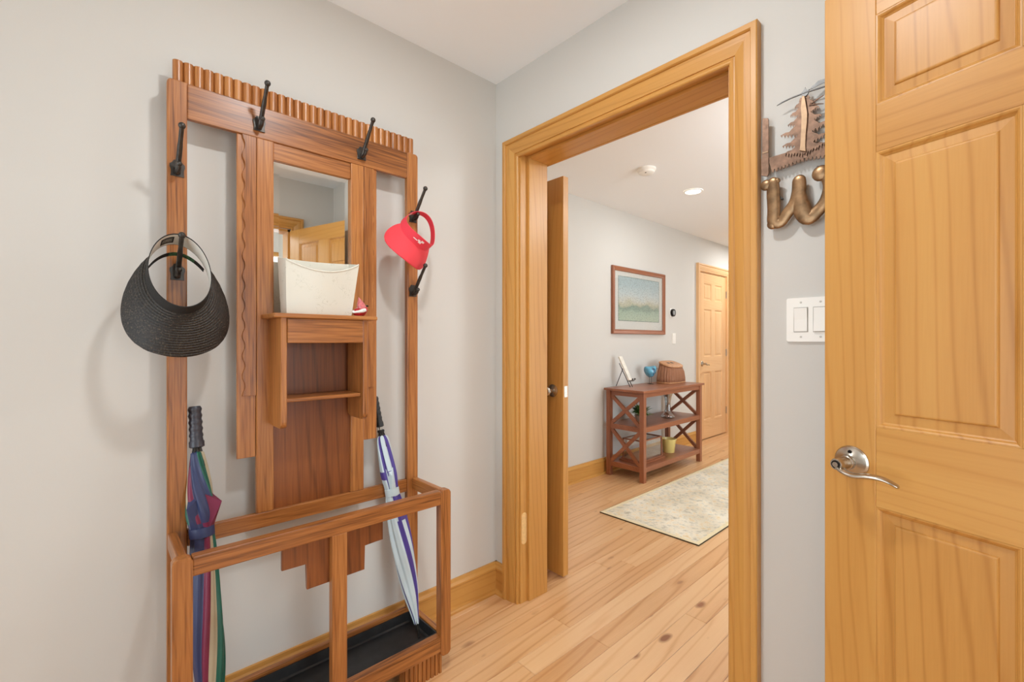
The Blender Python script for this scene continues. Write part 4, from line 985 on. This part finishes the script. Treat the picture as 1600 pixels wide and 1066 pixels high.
def sc(r, z, amp): return [Vector((-.545 + (r + amp * math.cos(12 * 2 * math.pi * k / n)) * math.cos(2 * math.pi * k / n), 4.09 + (r + amp * math.cos(12 * 2 * math.pi * k / n)) * math.sin(2 * math.pi * k / n), .128 + z)) for k in range(n)]
MB().rings([sc(.050, 0, 0), sc(.052, .004, 0), sc(.064, .105, 0), sc(.069, .118, .0015), sc(.070, .130, .002), sc(.066, .131, .001), sc(.060, .110, 0), sc(.048, .012, 0)], True, True, True).build('pot_body', plain('pale_yellow_glaze', (226, 206, 128), .3, coat=.4), yp, smooth=60)
gc = tag(empty('glass_display_case', (-.575, 3.665, .128)), 'wood framed glass display case on the bottom shelf behind the leg', 'display case')
gx0, gx1, gy0, gy1, gz0, gz1 = -.675, -.475, 3.50, 3.84, .150, .330
MB().box((gx0 - .02, gy0 - .02, .128), (gx1 + .02, gy1 + .02, .144), .003).build('plinth', CHERRY['Y'], gc)
MB().box((gx0 - .008, gy0 - .008, .144), (gx1 + .008, gy1 + .008, .155), .003).build('plinth_step', CHERRY['Y'], gc)
e_ = .011
for x in (gx0, gx1 - e_):
    for y in (gy0, gy1 - e_): MB().box((x, y, gz0), (x + e_, y + e_, gz1), .001).build('corner_bar', CHERRY['Z'], gc)
    MB().box((x, gy0, gz1 - e_), (x + e_, gy1, gz1), .001).build('top_bar', CHERRY['Y'], gc)
for y in (gy0, gy1 - e_): MB().box((gx0, y, gz1 - e_), (gx1, y + e_, gz1), .001).build('top_bar', CHERRY['X'], gc)
g_ = .003
MB().box((gx0 + .004, gy0 + e_, gz0), (gx0 + .004 + g_, gy1 - e_, gz1 - e_)).build('pane', PANE, gc); MB().box((gx1 - .007, gy0 + e_, gz0), (gx1 - .004, gy1 - e_, gz1 - e_)).build('pane', PANE, gc)
MB().box((gx0 + e_, gy0 + .004, gz0), (gx1 - e_, gy0 + .007, gz1 - e_)).build('pane', PANE, gc); MB().box((gx0 + e_, gy1 - .007, gz0), (gx1 - e_, gy1 - .004, gz1 - e_)).build('pane', PANE, gc)
MB().box((gx0 + e_, gy0 + e_, gz1 - .006), (gx1 - e_, gy1 - e_, gz1 - .003)).build('pane', PANE, gc)

# ------------------------------------------------------------------ hall: runner rug
def rug_mat():
    m, nt, b = mat_base('faded_rug_pile'); N = nt.nodes.new; L = nt.links.new
    tc = N('ShaderNodeTexCoord')
    n1 = N('ShaderNodeTexNoise'); n1.inputs['Scale'].default_value = 26; n1.inputs['Detail'].default_value = 4; n1.inputs['Roughness'].default_value = .7; L(tc.outputs['Object'], n1.inputs['Vector'])
    r = N('ShaderNodeValToRGB'); e = r.color_ramp.elements
    e[0].position = .30; e[0].color = lin((186, 176, 156)); e[1].position = .68; e[1].color = lin((228, 206, 164))
    for p, c_ in ((.40, (212, 206, 190)), (.47, (230, 223, 206)), (.54, (236, 228, 210)), (.60, (234, 218, 188))): k = e.new(p); k.color = lin(c_)
    L(n1.outputs['Fac'], r.inputs['Fac'])
    n2 = N('ShaderNodeTexNoise'); n2.inputs['Scale'].default_value = 4; n2.inputs['Detail'].default_value = 3; L(tc.outputs['Object'], n2.inputs['Vector'])
    r2 = N('ShaderNodeValToRGB'); r2.color_ramp.elements[0].position = .38; r2.color_ramp.elements[0].color = lin((214, 206, 190)); r2.color_ramp.elements[1].position = .62; r2.color_ramp.elements[1].color = (1, 1, 1, 1); L(n2.outputs['Fac'], r2.inputs['Fac'])
    mx = N('ShaderNodeMix'); mx.data_type = 'RGBA'; mx.blend_type = 'MULTIPLY'; mx.inputs[0].default_value = .5; L(r.outputs['Color'], mx.inputs[6]); L(r2.outputs['Color'], mx.inputs[7])
    L(mx.outputs[2], b.inputs['Base Color']); b.inputs['Roughness'].default_value = .95; b.inputs['Specular IOR Level'].default_value = .1
    n3 = N('ShaderNodeTexNoise'); n3.inputs['Scale'].default_value = 250; L(tc.outputs['Object'], n3.inputs['Vector'])
    bp = N('ShaderNodeBump'); bp.inputs['Strength'].default_value = .5; bp.inputs['Distance'].default_value = .003; L(n3.outputs['Fac'], bp.inputs['Height']); L(bp.outputs['Normal'], b.inputs['Normal'])
    return m
rx0, rx1, ry0, ry1 = -.256, .452, 2.60, 4.98
rg = tag(empty('runner_rug', ((rx0 + rx1) / 2, (ry0 + ry1) / 2, 0)), 'faded cream patterned runner rug on the hall floor', 'rug')
MB().box((rx0 + .028, ry0 + .028, .001), (rx1 - .028, ry1 - .028, .0085), .002).build('rug_field', rug_mat(), rg)
b = MB(); BORD = plain('cream_rug_border', (226, 212, 176), .95, vary=.06, vscale=60, spec=.1, bump=.4, bscale=250)
b.rings([[Vector((rx0 + i, ry0 + i, z)), Vector((rx1 - i, ry0 + i, z)), Vector((rx1 - i, ry1 - i, z)), Vector((rx0 + i, ry1 - i, z))] for i, z in ((.0025, .0075), (.005, .0085), (.028, .0085), (.028, .003), (.0025, .003), (.0025, .0075))], True)
b.build('rug_border', BORD, rg)
b = MB(); b.rings([[Vector((rx0 + i, ry0 + i, z)), Vector((rx1 - i, ry0 + i, z)), Vector((rx1 - i, ry1 - i, z)), Vector((rx0 + i, ry1 - i, z))] for i, z in ((0, .0002), (0, .0068), (.004, .0072), (.004, .0002), (0, .0002))], True)
b.build('rug_binding', plain('dark_rug_binding', (78, 66, 48), .9), rg)
